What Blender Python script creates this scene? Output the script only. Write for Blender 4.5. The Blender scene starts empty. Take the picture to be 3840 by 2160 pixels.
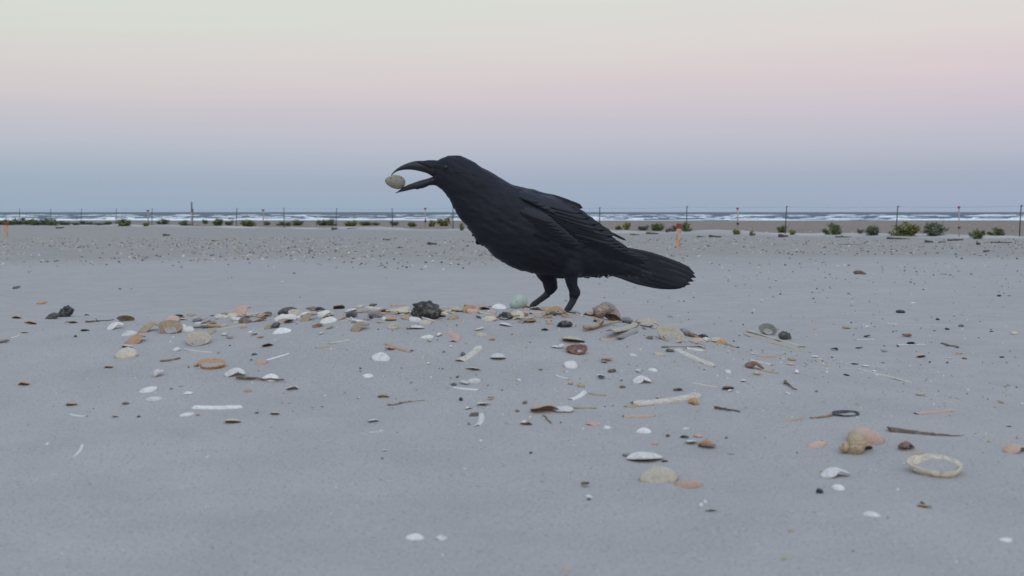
import bpy, bmesh, math, random
import numpy as np
from mathutils import Vector, Matrix, Euler
from mathutils.bvhtree import BVHTree

# ------------------------------------------------------------------ camera, sky, light
SC = bpy.context.scene
COL = SC.collection
PI = math.pi
FPX = 4117.0            # focal length in photograph pixels
V0 = 795.0              # row of the sea horizon
U0 = 1920.0
EYE = 2.2               # camera height above the sea
random.seed(7)
rng = np.random.default_rng(11)

cam = bpy.data.cameras.new('camera')
cam.sensor_width = 36.0
cam.lens = 36.0 * FPX / 3840.0
cam.shift_y = -(1080.0 - V0) / 3840.0
cam.clip_start = 0.05
cam.clip_end = 60000
cam.dof.use_dof = True
cam.dof.focus_distance = 2.2
cam.dof.aperture_fstop = 14.0
cam_o = bpy.data.objects.new('camera', cam)
cam_o.location = (0, 0, EYE)
cam_o.rotation_euler = (PI / 2, 0, 0)
COL.objects.link(cam_o)
SC.camera = cam_o

SC.view_settings.view_transform = 'Standard'
SC.view_settings.look = 'None'
SC.view_settings.exposure = 0.0
SC.view_settings.gamma = 1.0
SC.render.film_transparent = False
try:
    SC.cycles.use_denoising = True
    SC.cycles.max_bounces = 6
except Exception:
    pass


def lin(c):
    c = c / 255.0
    return c / 12.92 if c <= 0.04045 else ((c + 0.055) / 1.055) ** 2.4


def L(r, g, b):
    return (lin(r), lin(g), lin(b), 1.0)


def build_world():
    w = bpy.data.worlds.new('World')
    SC.world = w
    w.use_nodes = True
    nt = w.node_tree
    nt.nodes.clear()
    out = nt.nodes.new('ShaderNodeOutputWorld')
    bg = nt.nodes.new('ShaderNodeBackground')
    tc = nt.nodes.new('ShaderNodeTexCoord')
    sep = nt.nodes.new('ShaderNodeSeparateXYZ')
    nt.links.new(tc.outputs['Generated'], sep.inputs[0])
    # faint streaks of thin cloud make the bands of the dawn sky uneven
    mp = nt.nodes.new('ShaderNodeMapping')
    mp.inputs['Scale'].default_value = (1.3, 1.3, 26.0)
    nt.links.new(tc.outputs['Generated'], mp.inputs[0])
    nz = nt.nodes.new('ShaderNodeTexNoise')
    nz.inputs['Scale'].default_value = 1.6
    nz.inputs['Detail'].default_value = 4
    nt.links.new(mp.outputs[0], nz.inputs['Vector'])
    m1 = nt.nodes.new('ShaderNodeMath'); m1.operation = 'MULTIPLY_ADD'
    m1.inputs[1].default_value = 0.05; m1.inputs[2].default_value = -0.025
    nt.links.new(nz.outputs['Fac'], m1.inputs[0])
    # the belt of Venus tilts a little: lower towards the left of the view
    m2 = nt.nodes.new('ShaderNodeMath'); m2.operation = 'MULTIPLY_ADD'
    m2.inputs[1].default_value = -0.03
    nt.links.new(sep.outputs['X'], m2.inputs[0])
    nt.links.new(m1.outputs[0], m2.inputs[2])
    m3 = nt.nodes.new('ShaderNodeMath'); m3.operation = 'MULTIPLY'
    nt.links.new(m2.outputs[0], m3.inputs[0])
    mz = nt.nodes.new('ShaderNodeMath'); mz.operation = 'MULTIPLY'; mz.use_clamp = True
    mz.inputs[1].default_value = 5.0
    nt.links.new(sep.outputs['Z'], mz.inputs[0])
    nt.links.new(mz.outputs[0], m3.inputs[1])
    ad = nt.nodes.new('ShaderNodeMath'); ad.operation = 'ADD'
    nt.links.new(sep.outputs['Z'], ad.inputs[0])
    nt.links.new(m3.outputs[0], ad.inputs[1])
    ramp = nt.nodes.new('ShaderNodeValToRGB')
    stops = [(0.0, (154, 171, 191)), (0.03, (157, 173, 193)), (0.06, (178, 185, 201)),
             (0.088, (195, 190, 203)), (0.118, (209, 199, 204)), (0.148, (213, 208, 207)),
             (0.19, (213, 215, 209)), (0.26, (214, 222, 222)), (0.45, (206, 222, 240)),
             (1.0, (190, 213, 244))]
    el = ramp.color_ramp.elements
    while len(el) < len(stops):
        el.new(0.5)
    for e, (p, c) in zip(el, stops):
        e.position = p
        e.color = L(*c)
    nt.links.new(ad.outputs[0], ramp.inputs[0])
    # the rising sun's own side of the sky, behind the camera
    sky = nt.nodes.new('ShaderNodeTexSky')
    sky.sky_type = 'NISHITA'
    sky.sun_disc = False
    sky.sun_elevation = math.radians(1.0)
    sky.sun_rotation = math.radians(200)
    sky.altitude = 0
    sc_ = nt.nodes.new('ShaderNodeVectorMath'); sc_.operation = 'SCALE'
    sc_.inputs['Scale'].default_value = 0.03
    nt.links.new(sky.outputs[0], sc_.inputs[0])
    ad2 = nt.nodes.new('ShaderNodeVectorMath'); ad2.operation = 'ADD'
    # cooler towards one side of the belt, rosier towards the other
    tr = nt.nodes.new('ShaderNodeMapRange')
    tr.inputs['From Min'].default_value = -0.5; tr.inputs['From Max'].default_value = 0.5
    nt.links.new(sep.outputs['X'], tr.inputs['Value'])
    tint = nt.nodes.new('ShaderNodeMix'); tint.data_type = 'RGBA'
    nt.links.new(tr.outputs[0], tint.inputs[0])
    tint.inputs[6].default_value = (0.955, 1.0, 0.985, 1); tint.inputs[7].default_value = (1.02, 0.988, 1.012, 1)
    mu = nt.nodes.new('ShaderNodeVectorMath'); mu.operation = 'MULTIPLY'
    nt.links.new(ramp.outputs[0], mu.inputs[0]); nt.links.new(tint.outputs[2], mu.inputs[1])
    nt.links.new(mu.outputs[0], ad2.inputs[0])
    nt.links.new(sc_.outputs[0], ad2.inputs[1])
    nt.links.new(ad2.outputs[0], bg.inputs['Color'])
    bg.inputs['Strength'].default_value = 1.0
    nt.links.new(bg.outputs[0], out.inputs[0])


build_world()

sun = bpy.data.lights.new('sun', 'SUN')
sun.energy = 0.6
sun.angle = math.radians(60)
sun.color = (1.0, 0.93, 0.88)
sun_o = bpy.data.objects.new('sun', sun)
sun_o.rotation_euler = (math.radians(42), 0, math.radians(20))
sun_o.location = (0, -5, 8)
COL.objects.link(sun_o)


# ------------------------------------------------------------------ helpers
def tag(o, label=None, cat=None, group=None, kind=None):
    if label: o['label'] = label
    if cat: o['category'] = cat
    if group: o['group'] = group
    if kind: o['kind'] = kind
    return o


def empty(name, loc, parent=None):
    o = bpy.data.objects.new(name, None)
    o.empty_display_size = 0.05
    o.location = loc
    COL.objects.link(o)
    if parent: o.parent = parent
    return o


def mesh_pd(name, verts, faces, smooth=True):
    me = bpy.data.meshes.new(name)
    me.from_pydata([tuple(v) for v in verts], [], faces)
    me.update()
    if smooth:
        me.polygons.foreach_set('use_smooth', [True] * len(me.polygons))
    return me


def link(name, me, m=None, parent=None, obj_mat=False):
    o = bpy.data.objects.new(name, me)
    COL.objects.link(o)
    if parent: o.parent = parent
    if m is not None:
        if obj_mat:
            if len(me.materials) == 0: me.materials.append(None)
            o.material_slots[0].link = 'OBJECT'
            o.material_slots[0].material = m
        elif len(me.materials) == 0:
            me.materials.append(m)
    return o


def hash2(ix, iy, s):
    n = np.sin(ix * 127.1 + iy * 311.7 + s * 74.7) * 43758.5453
    return n - np.floor(n)


def vnoise(x, y, s=0):
    x = np.asarray(x, float); y = np.asarray(y, float)
    ix = np.floor(x); iy = np.floor(y)
    fx = x - ix; fy = y - iy
    fx = fx * fx * (3 - 2 * fx); fy = fy * fy * (3 - 2 * fy)
    a = hash2(ix, iy, s); b = hash2(ix + 1, iy, s)
    c = hash2(ix, iy + 1, s); d = hash2(ix + 1, iy + 1, s)
    return (a + (b - a) * fx) * (1 - fy) + (c + (d - c) * fx) * fy - 0.5


# ------------------------------------------------------------------ terrain function
FK = 85.0


def fence_k(m):
    return (m + 0.448) / (0.0413 + 0.0338 * m)


def fence_y(m):
    m = np.clip(m, -0.75, 0.75)
    return FK * (1 - 0.0338 * fence_k(m))


HY = np.array([-400, 0.0, 0.6, 1.0, 1.5, 2.0, 3.0, 5.0, 8.0, 12., 16., 22., 30., 40., 60., 85., 400.])
HH = np.array([0.15, .205, .211, .225, .25, .268, .30, .345, .42, .50, .58, .68, .78, .86, .915, .955, 1.0])
SHORE = 285.0


def ground_h(x, y):
    x = np.asarray(x, float); y = np.asarray(y, float)
    H = np.interp(y, HY, HH)
    m = x / np.maximum(y, 0.5)
    yf = fence_y(m)
    front = y > 8
    s = y - yf
    Hf = np.interp(yf, HY, HH)
    beach = Hf + (EYE + 0.03 - Hf) * (s / np.maximum(SHORE - yf, 1))
    H = np.where(front & (s > 0), beach + 0.03 * np.clip(s / 3, 0, 1), H)
    # low hummocks of blown sand along the fence
    hum = 0.22 * np.clip(vnoise(x * 0.45, y * 0.25, 3) + 0.22, 0, 1) + 0.07 * vnoise(x * 1.7, y * 0.9, 4)
    H = H - np.where(front, hum * np.exp(-((s + 2.0) / 2.8) ** 2), 0)
    # shell mound in front of the camera
    sx = np.where(x > -0.05, 0.46, 1.25)
    yc = 1.64 - 0.30 * np.clip(x - 0.1, 0, 2) + 0.05 * np.clip(-x, 0, 2)
    amp = 0.110 * np.exp(-((x + 0.05) / sx) ** 2)
    H = H - amp * np.exp(-((y - yc) / np.where(y > yc, 0.33 + 0.25 * np.clip(np.abs(x) - .35, 0, 1), 0.46)) ** 2)
    # relief
    near = np.exp(-(np.abs(y) / 6.0) ** 2)
    H = H - near * (0.010 * vnoise(x * 5, y * 5, 1) + 0.0036 * vnoise(x * 19, y * 19, 2)
                    + 0.0016 * vnoise(x * 52, y * 52, 8))
    far = np.clip((y - 2) / 6, 0, 1)
    H = H - far * (0.03 * vnoise(x * 0.35, y * 0.35, 5) + 0.018 * vnoise(x * 1.3, y * 1.3, 6)) * np.where(s > 25, 0.5, 1)
    return H


def ground_z(x, y):
    return EYE - ground_h(x, y)


YS = np.geomspace(0.35, 320, 5200)


def pick(u, v):
    """the point of the ground seen at a photograph pixel"""
    m = (u - U0) / FPX
    t = (v - V0) / FPX
    H = ground_h(m * YS, YS)
    hit = np.nonzero(H <= t * YS)[0]
    i = hit[0] if len(hit) else len(YS) - 1
    y = float(YS[i])
    if y > 1.9 and 560 < u < 2780 and v > 1118:       # things of the mound stay on its crest
        k = np.nonzero((YS > 1.3) & (YS < 1.9))[0]
        y = float(YS[k[np.argmin(H[k] / YS[k])]])
    x = m * y
    return Vector((x, y, float(ground_z(x, y))))


def ground_n(x, y, e=0.012):
    dx = float(ground_z(x + e, y) - ground_z(x - e, y)) / (2 * e)
    dy = float(ground_z(x, y + e) - ground_z(x, y - e)) / (2 * e)
    return Vector((-dx, -dy, 1)).normalized()


# ------------------------------------------------------------------ materials
def new_mat(name):
    m = bpy.data.materials.new(name)
    m.use_nodes = True
    nt = m.node_tree
    b = nt.nodes['Principled BSDF']
    return m, nt, b


def add(nt, t, **kw):
    n = nt.nodes.new(t)
    for k, v in kw.items():
        setattr(n, k, v)
    return n


def rgb_mix(nt, fac, a, b, blend='MIX'):
    n = nt.nodes.new('ShaderNodeMix')
    n.data_type = 'RGBA'
    n.blend_type = blend
    for i, v in ((0, fac), (6, a), (7, b)):
        if hasattr(v, 'is_linked') or isinstance(v, bpy.types.NodeSocket):
            nt.links.new(v, n.inputs[i])
        else:
            n.inputs[i].default_value = v if i == 0 else (*v[:3], 1.0)
    return n.outputs[2]


def noise(nt, vec, scale, detail=3, rough=0.55):
    n = nt.nodes.new('ShaderNodeTexNoise')
    n.inputs['Scale'].default_value = scale
    n.inputs['Detail'].default_value = detail
    n.inputs['Roughness'].default_value = rough
    if vec is not None: nt.links.new(vec, n.inputs['Vector'])
    return n.outputs['Fac']


def ramp(nt, src, p0, p1):
    n = nt.nodes.new('ShaderNodeMapRange')
    n.inputs['From Min'].default_value = p0
    n.inputs['From Max'].default_value = p1
    nt.links.new(src, n.inputs['Value'])
    return n.outputs['Result']


def bump(nt, b, h, strength, dist, prev=None):
    n = nt.nodes.new('ShaderNodeBump')
    n.inputs['Strength'].default_value = strength
    n.inputs['Distance'].default_value = dist
    nt.links.new(h, n.inputs['Height'])
    if prev is not None: nt.links.new(prev, n.inputs['Normal'])
    nt.links.new(n.outputs['Normal'], b.inputs['Normal'])
    return n.outputs['Normal']


def sand_material():
    m, nt, b = new_mat('sand')
    geo = add(nt, 'ShaderNodeNewGeometry')
    pos = geo.outputs['Position']
    at = add(nt, 'ShaderNodeAttribute', attribute_name='damp')
    at2 = add(nt, 'ShaderNodeAttribute', attribute_name='wrack')
    n1 = noise(nt, pos, 1.1, 4)
    n2 = noise(nt, pos, 9.0, 4)
    n3 = noise(nt, pos, 420.0, 2, 0.7)
    n4 = noise(nt, pos, 1500.0, 1)
    c = rgb_mix(nt, ramp(nt, n1, 0.3, 0.7), (.392, .373, .357), (.426, .407, .389))
    c = rgb_mix(nt, ramp(nt, n2, 0.35, 0.75), c, (.362, .345, .330))
    c = rgb_mix(nt, ramp(nt, n3, 0.42, 0.30), c, (.24, .222, .205))
    c = rgb_mix(nt, ramp(nt, n3, 0.62, 0.75), c, (.58, .54, .50))
    # shelly, coarser grey drift in front of the fence
    wr = noise(nt, pos, 3.0, 5, 0.7)
    mw = add(nt, 'ShaderNodeMath', operation='MULTIPLY')
    nt.links.new(at2.outputs['Fac'], mw.inputs[0]); nt.links.new(ramp(nt, wr, 0.25, 0.65), mw.inputs[1])
    c = rgb_mix(nt, mw.outputs[0], c, (.275, .252, .232))
    # damp tan beach beyond it
    nd = noise(nt, pos, 0.5, 5, 0.7)
    damp = rgb_mix(nt, ramp(nt, nd, 0.3, 0.7), (.27, .222, .19), (.215, .176, .152))
    al = add(nt, 'ShaderNodeAttribute', attribute_name='lip')
    c = rgb_mix(nt, al.outputs['Fac'], c, (.54, .50, .465))
    c = rgb_mix(nt, at.outputs['Fac'], c, damp)
    nt.links.new(c, b.inputs['Base Color'])
    b.inputs['Roughness'].default_value = 0.95
    b.inputs['Specular IOR Level'].default_value = 0.12
    # wind ripples and grains
    mp = add(nt, 'ShaderNodeMapping')
    mp.inputs['Rotation'].default_value = (0, 0, 0.08)
    nt.links.new(pos, mp.inputs[0])
    wv = add(nt, 'ShaderNodeTexWave', wave_type='BANDS', bands_direction='Y')
    wv.inputs['Scale'].default_value = 3.2
    wv.inputs['Distortion'].default_value = 5.0
    wv.inputs['Detail'].default_value = 2.0
    wv.inputs['Detail Scale'].default_value = 0.9
    nt.links.new(mp.outputs[0], wv.inputs['Vector'])
    rp = add(nt, 'ShaderNodeAttribute', attribute_name='ripple')
    mr = add(nt, 'ShaderNodeMath', operation='MULTIPLY')
    nt.links.new(wv.outputs['Fac'], mr.inputs[0]); nt.links.new(rp.outputs['Fac'], mr.inputs[1])
    p = bump(nt, b, mr.outputs[0], 0.5, 0.012)
    p = bump(nt, b, noise(nt, pos, 55, 4, 0.6), 0.35, 0.004, p)
    p = bump(nt, b, n3, 0.5, 0.0012, p)
    bump(nt, b, n4, 0.35, 0.0006, p)
    return m


def shell_mat(name, a, c2, edge, rough=0.5):
    m, nt, b = new_mat(name)
    tc = add(nt, 'ShaderNodeTexCoord')
    oi = add(nt, 'ShaderNodeObjectInfo')
    vec = tc.outputs['Object']
    off = add(nt, 'ShaderNodeVectorMath', operation='ADD')
    nt.links.new(vec, off.inputs[0])
    nt.links.new(oi.outputs['Random'], off.inputs[1])
    n1 = noise(nt, off.outputs[0], 3.5, 4)
    n2 = noise(nt, off.outputs[0], 14.0, 4, 0.65)
    wv = add(nt, 'ShaderNodeTexWave', wave_type='RINGS', rings_direction='Z')
    wv.inputs['Scale'].default_value = 7.0
    wv.inputs['Distortion'].default_value = 1.4
    nt.links.new(vec, wv.inputs['Vector'])
    c = rgb_mix(nt, ramp(nt, n1, 0.35, 0.68), a, c2)
    mw = add(nt, 'ShaderNodeMath', operation='MULTIPLY'); mw.inputs[1].default_value = 0.42
    nt.links.new(wv.outputs['Fac'], mw.inputs[0])
    c = rgb_mix(nt, mw.outputs[0], c, edge)
    c = rgb_mix(nt, ramp(nt, n2, 0.54, 0.72), c, edge)
    # sand dried on to the shell
    ge = add(nt, 'ShaderNodeNewGeometry')
    ns = noise(nt, ge.outputs['Position'], 150.0, 4, .7)
    fs = add(nt, 'ShaderNodeMath', operation='MULTIPLY'); fs.inputs[1].default_value = .42
    nt.links.new(ramp(nt, ns, .50, .64), fs.inputs[0])
    c = rgb_mix(nt, fs.outputs[0], c, (.40, .37, .34))
    hv = add(nt, 'ShaderNodeHueSaturation')
    mv = add(nt, 'ShaderNodeMath', operation='MULTIPLY_ADD')
    mv.inputs[1].default_value = 0.3; mv.inputs[2].default_value = 0.82
    nt.links.new(oi.outputs['Random'], mv.inputs[0])
    nt.links.new(mv.outputs[0], hv.inputs['Value'])
    nt.links.new(c, hv.inputs['Color'])
    nt.links.new(hv.outputs[0], b.inputs['Base Color'])
    b.inputs['Roughness'].default_value = rough
    p = bump(nt, b, wv.outputs['Fac'], 0.25, 0.03)
    bump(nt, b, n2, 0.3, 0.03, p)
    return m


SM = {
    'W': shell_mat('white_shell', (.88, .86, .83), (.78, .76, .73), (.58, .53, .47)),
    'Y': shell_mat('stained_white_shell', (.80, .77, .71), (.62, .54, .42), (.30, .22, .15)),
    'C': shell_mat('cream_shell', (.72, .64, .50), (.60, .52, .40), (.40, .33, .24)),
    'T': shell_mat('tan_shell', (.52, .40, .25), (.42, .31, .19), (.24, .17, .10)),
    'O': shell_mat('orange_shell', (.64, .37, .18), (.56, .30, .13), (.32, .17, .08)),
    'P': shell_mat('peach_shell', (.68, .47, .36), (.60, .38, .28), (.40, .24, .17)),
    'B': shell_mat('brown_shell', (.20, .125, .080), (.14, .085, .055), (.055, .035, .026)),
    'R': shell_mat('red_brown_shell', (.28, .11, .065), (.20, .075, .05), (.075, .035, .03)),
    'G': shell_mat('grey_shell', (.36, .35, .335), (.26, .255, .25), (.13, .125, .12)),
    'K': shell_mat('black_shell', (.028, .028, .031), (.05, .05, .052), (.012, .012, .014), 0.55),
    'M': shell_mat('mottled_shell', (.58, .40, .31), (.27, .245, .225), (.075, .06, .05)),
    'D': shell_mat('dark_stone', (.10, .105, .105), (.16, .16, .15), (.05, .05, .05), 0.8),
}
CN = {'W': 'white', 'Y': 'stained white', 'C': 'cream', 'T': 'tan', 'O': 'orange', 'P': 'peach', 'B': 'dark brown', 'R': 'reddish brown',
      'G': 'grey', 'K': 'black', 'M': 'mottled', 'D': 'dark grey'}


def simple_mat(name, col, rough=0.7, col2=None, scale=20.0, spec=0.4, bmp=0.3):
    m, nt, b = new_mat(name)
    tc = add(nt, 'ShaderNodeTexCoord')
    n = noise(nt, tc.outputs['Object'], scale, 4, 0.6)
    c = rgb_mix(nt, ramp(nt, n, 0.35, 0.65), col, col2 or tuple(v * 0.7 for v in col))
    nt.links.new(c, b.inputs['Base Color'])
    b.inputs['Roughness'].default_value = rough
    b.inputs['Specular IOR Level'].default_value = spec
    bump(nt, b, n, bmp, 0.004)
    return m


SAND = sand_material()


# ------------------------------------------------------------------ ground and sea
def build_ground():
    r = np.concatenate([np.linspace(0.02, 0.28, 14), np.geomspace(0.3, 330, 760)])
    a_f = np.linspace(-34, 34, 470)
    a_b = np.linspace(34, 326, 90)[1:-1]
    a = np.radians(np.concatenate([a_f, a_b]))
    R, A = np.meshgrid(r, a, indexing='ij')
    X = R * np.sin(A); Y = R * np.cos(A)
    Z = ground_z(X, Y)
    nr, na = X.shape
    verts = np.stack([X, Y, Z], -1).reshape(-1, 3)
    i = np.arange(nr - 1)[:, None]; j = np.arange(na)[None, :]
    j2 = (j + 1) % na
    f = np.stack([i * na + j, i * na + j2, (i + 1) * na + j2, (i + 1) * na + j], -1).reshape(-1, 4)[:, ::-1]
    me = bpy.data.meshes.new('sand_ground')
    me.vertices.add(len(verts)); me.vertices.foreach_set('co', verts.ravel())
    me.loops.add(f.size); me.loops.foreach_set('vertex_index', f.ravel().astype(np.int32))
    me.polygons.add(len(f))
    me.polygons.foreach_set('loop_start', np.arange(0, f.size, 4, dtype=np.int32))
    me.polygons.foreach_set('use_smooth', np.ones(len(f), bool))
    me.update(calc_edges=True)
    me.validate()
    s = np.where(Y > 8, Y - fence_y(X / np.maximum(Y, .5)), -50)
    edge = s + 4 * vnoise(X * .35, Y * .2, 21) + 1.5 * vnoise(X * 1.5, Y * .8, 22)
    damp = np.clip((edge + 0.3) / 1.2, 0, 1)
    wr = np.clip((Y - 8.5 - 5 * vnoise(X * .4, Y * .2, 23)) / 5, 0, 1) * np.clip((-s - 3) / 4, 0, 1)
    rip = np.clip((Y - 2.0) / 1.5, 0, 1) * np.clip((14 - Y) / 6, 0, 1) * np.clip(0.65 - X / np.maximum(Y, .5) * 1.6, 0.12, 1)
    lip = np.exp(-((edge + 2.2) / 1.7) ** 2) * np.clip(.55 + 1.4 * vnoise(X * .7, Y * .4, 27), 0, 1)
    for nm, v in (('lip', lip), ('damp', damp), ('wrack', wr), ('ripple', rip)):
        at = me.attributes.new(nm, 'FLOAT', 'POINT')
        at.data.foreach_set('value', v.ravel().astype(np.float32))
    o = link('sand_ground', me, SAND)
    tag(o, 'grey beige beach sand rising to a low shell mound', 'ground', kind='structure')


def build_sea():
    m, nt, b = new_mat('sea_water')
    geo = add(nt, 'ShaderNodeNewGeometry')
    mp = add(nt, 'ShaderNodeMapping')
    mp.inputs['Scale'].default_value = (0.35, 1.0, 1.0)
    nt.links.new(geo.outputs['Position'], mp.inputs[0])
    n1 = noise(nt, mp.outputs[0], 0.06, 4, 0.6)
    n2 = noise(nt, mp.outputs[0], 0.4, 4, 0.6)
    c = rgb_mix(nt, ramp(nt, n1, 0.35, 0.65), (.070, .108, .138), (.155, .20, .232))
    nt.links.new(c, b.inputs['Base Color'])
    b.inputs['Roughness'].default_value = 0.6
    b.inputs['Specular IOR Level'].default_value = 0.06
    p = bump(nt, b, n1, 1.0, 3.0)
    bump(nt, b, n2, 1.0, 0.9, p)
    # real swell: rows of ridges across the view, flat far out
    ys = np.concatenate([np.arange(255, 620, 1.6), np.geomspace(622, 24000, 80)])
    xs = np.concatenate([np.geomspace(-16000, -420, 14), np.arange(-400, 401, 8.0), np.geomspace(420, 16000, 14)])
    X, Y = np.meshgrid(xs, ys)
    fade = np.clip((Y - 290) / 80, 0.1, 1) * np.clip((700 - Y) / 80, 0, 1)
    Z = fade * (0.16 * np.sin(Y * 0.55 + 4 * vnoise(X * .012, Y * .02, 31)) + 0.22 * vnoise(X * .05, Y * .25, 32))
    Z = np.where(Y < 300, Z * 0.1, Z)
    n, k = X.shape
    verts = np.stack([X, Y, Z], -1).reshape(-1, 3)
    faces = [(i * k + j, i * k + j + 1, (i + 1) * k + j + 1, (i + 1) * k + j) for i in range(n - 1) for j in range(k - 1)]
    o = link('sea', mesh_pd('sea', verts, faces), m)
    tag(o, 'choppy blue grey sea along the horizon', 'sea', kind='structure')
    # breaking crests and wash: low rounded ridges of foam
    fm = simple_mat('sea_foam', (.86, .87, .88), 0.8, (.72, .75, .77), 0.8, 0.2, 0.5)
    V, F = [], []

    def ridge(x0, x1, y, h, w, z0=0.05):
        nseg = max(5, int(abs(x1 - x0) / 3))
        base = len(V)
        ph = random.random() * 50
        for i in range(nseg + 1):
            t = i / nseg
            x = x0 + (x1 - x0) * t
            e = min(1, 5 * t, 5 * (1 - t)) * (0.55 + 0.9 * abs(float(vnoise(x * 0.3 + ph, y, 41))) * 1.6)
            yy = y + 3.0 * float(vnoise(x * .04 + ph, 2, 42))
            for dy, dz in ((-w, -0.12), (-w * .55, h * .7 * e), (0, h * e), (w, -0.12)):
                V.append((x, yy + dy * (0.4 + 0.6 * e), z0 + dz))
        for i in range(nseg):
            for q in range(3):
                a0 = base + i * 4 + q
                F.append((a0, a0 + 4, a0 + 5, a0 + 1))
    # long surf lines near the beach
    for y, h in ((287, .10), (294, .14), (304, .22), (322, .30)):
        x = -190.0
        while x < 190:
            ln = random.uniform(18, 70)
            if random.random() < (0.75 if y < 300 else 0.4):
                ridge(x, x + ln, y + random.uniform(-2, 2), h * random.uniform(.6, 1.15), random.uniform(1.2, 2.6))
            x += ln + random.uniform(-4, 22)
    for _ in range(420):
        y = 310 + 520 * random.random() ** 1.5
        x = random.uniform(-.52, .52) * y
        ln = random.uniform(2, 9) * (y / 350)
        ridge(x, x + ln, y, random.uniform(.15, .42), random.uniform(.8, 1.8))
    o = link('surf', mesh_pd('surf', V, F), fm)
    tag(o, 'white breaking wave crests and surf wash along the shore', 'surf', kind='stuff')


build_ground()
build_sea()


# ------------------------------------------------------------------ shell shapes (unit size, shared)
def grid_solid(outer, inner, closed, name):
    """outer / inner: rows of points; closed: rows wrap round. Rows 0 are one apex point each."""
    V, F = [], []
    n = len(outer[1]); R = len(outer)
    idx = []
    for layer in (outer, inner):
        rows = []
        for row in layer:
            ids = []
            for p in row:
                ids.append(len(V)); V.append(p)
            rows.append(ids)
        idx.append(rows)
    for li, rows in enumerate(idx):
        for j in range(n):
            k = (j + 1) % n
            tri = (rows[0][0], rows[1][j], rows[1][k])
            F.append(tri if li == 0 else tri[::-1])
        for r in range(1, R - 1):
            for j in range(n):
                k = (j + 1) % n
                q = (rows[r][j], rows[r + 1][j], rows[r + 1][k], rows[r][k])
                F.append(q if li == 0 else q[::-1])
    a, b = idx[0][-1], idx[1][-1]
    for j in range(n):
        k = (j + 1) % n
        F.append((a[j], b[j], b[k], a[k]))
    return mesh_pd(name, V, F)


def make_valve(name, b=0.37, h=0.22, ribs=0, chip=0.0, seed=0, n=26, m=9):
    rd = random.Random(seed)
    ap = (rd.uniform(-.1, .1), 0.2 * b / .37)
    ph = rd.random() * 6
    out, inn = [], []
    cut = [1.0] * n
    if chip:
        c0 = rd.uniform(3.4, 6.0)
        for j in range(n):
            th = 2 * PI * j / n
            d = abs((th - c0 + PI) % (2 * PI) - PI)
            cut[j] = 1 - chip * math.exp(-(d / 0.75) ** 2) * (0.8 + 0.4 * rd.random()) - 0.05 * chip * rd.random()
    for layer, t in ((out, 0.0), (inn, 0.035)):
        for r in range(m + 1):
            rho = r / m
            row = []
            for j in range(n if r else 1):
                th = 2 * PI * j / n
                s, c = math.sin(th), math.cos(th)
                x = 0.5 * c * (1 - .20 * max(0, s)) + 0.02 * math.sin(2 * th + ph)
                y = b * s * (1.0 if s < 0 else 1.12)
                rr = rho * cut[j]
                hz = h * max(0.0, 1 - rr ** 2.3) ** 0.8
                px = ap[0] * (1 - rr) + x * rr
                py = ap[1] * (1 - rr) + y * rr
                rib = 1 + (ribs and 0.022 * math.cos(th * n / 2) * rho)
                hz += 0.006 * math.sin(rho * 24 + ph) * rho
                sc = (1 - t * 1.2)
                row.append((px * rib * sc, py * rib * sc, max(hz - t * (1 - .5 * rho), 0.0) if layer is inn else hz + 0.012))
            layer.append(row)
    return grid_solid(out, inn, True, name)


def make_razor(name, seed=0, n=14, k=7, broken=True, arch=0.30, taper=0.0):
    """half tube: length 1 on x, width 1 on y"""
    rd = random.Random(seed)
    V, F = [], []
    bend = rd.uniform(.5, 1.0)
    j0 = [rd.uniform(-.035, .035) if broken else 0 for _ in range(k)]
    j1 = [rd.uniform(-.05, .05) if broken else 0 for _ in range(k)]
    for t in (0.0, 0.10):
        for i in range(n + 1):
            f = i / n
            for q in range(k):
                a = PI * (q / (k - 1))
                x = f - .5
                if i == 0: x += j0[q]
                if i == n: x += j1[q]
                if not broken:
                    wid = min(1, (1 - (2 * abs(f - .5)) ** 8) + .25)
                else:
                    wid = 1
                wid *= 1 - taper * f
                y = -(.5 - t * .6) * math.cos(a) * wid + bend * (x * x * 4 - .3) * 0.5
                z = (arch - t) * math.sin(a) * wid + 0.02 * math.sin(f * 31 + q)
                V.append((x, y, z))
    N = (n + 1) * k
    for i in range(n):
        for q in range(k - 1):
            a = i * k + q
            F.append((a, a + k, a + k + 1, a + 1))
            F.append((N + a, N + a + 1, N + a + k + 1, N + a + k))
    for i in range(n):
        for q, fl in ((0, 0), (k - 1, 1)):
            a = i * k + q
            qd = (a, N + a, N + a + k, a + k)
            F.append(qd if not fl else qd[::-1])
    for q in range(k - 1):
        for i, fl in ((0, 0), (n, 1)):
            a = i * k + q
            qd = (a, a + 1, N + a + 1, N + a)
            F.append(qd if not fl else qd[::-1])
    return mesh_pd(name, V, F)


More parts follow.
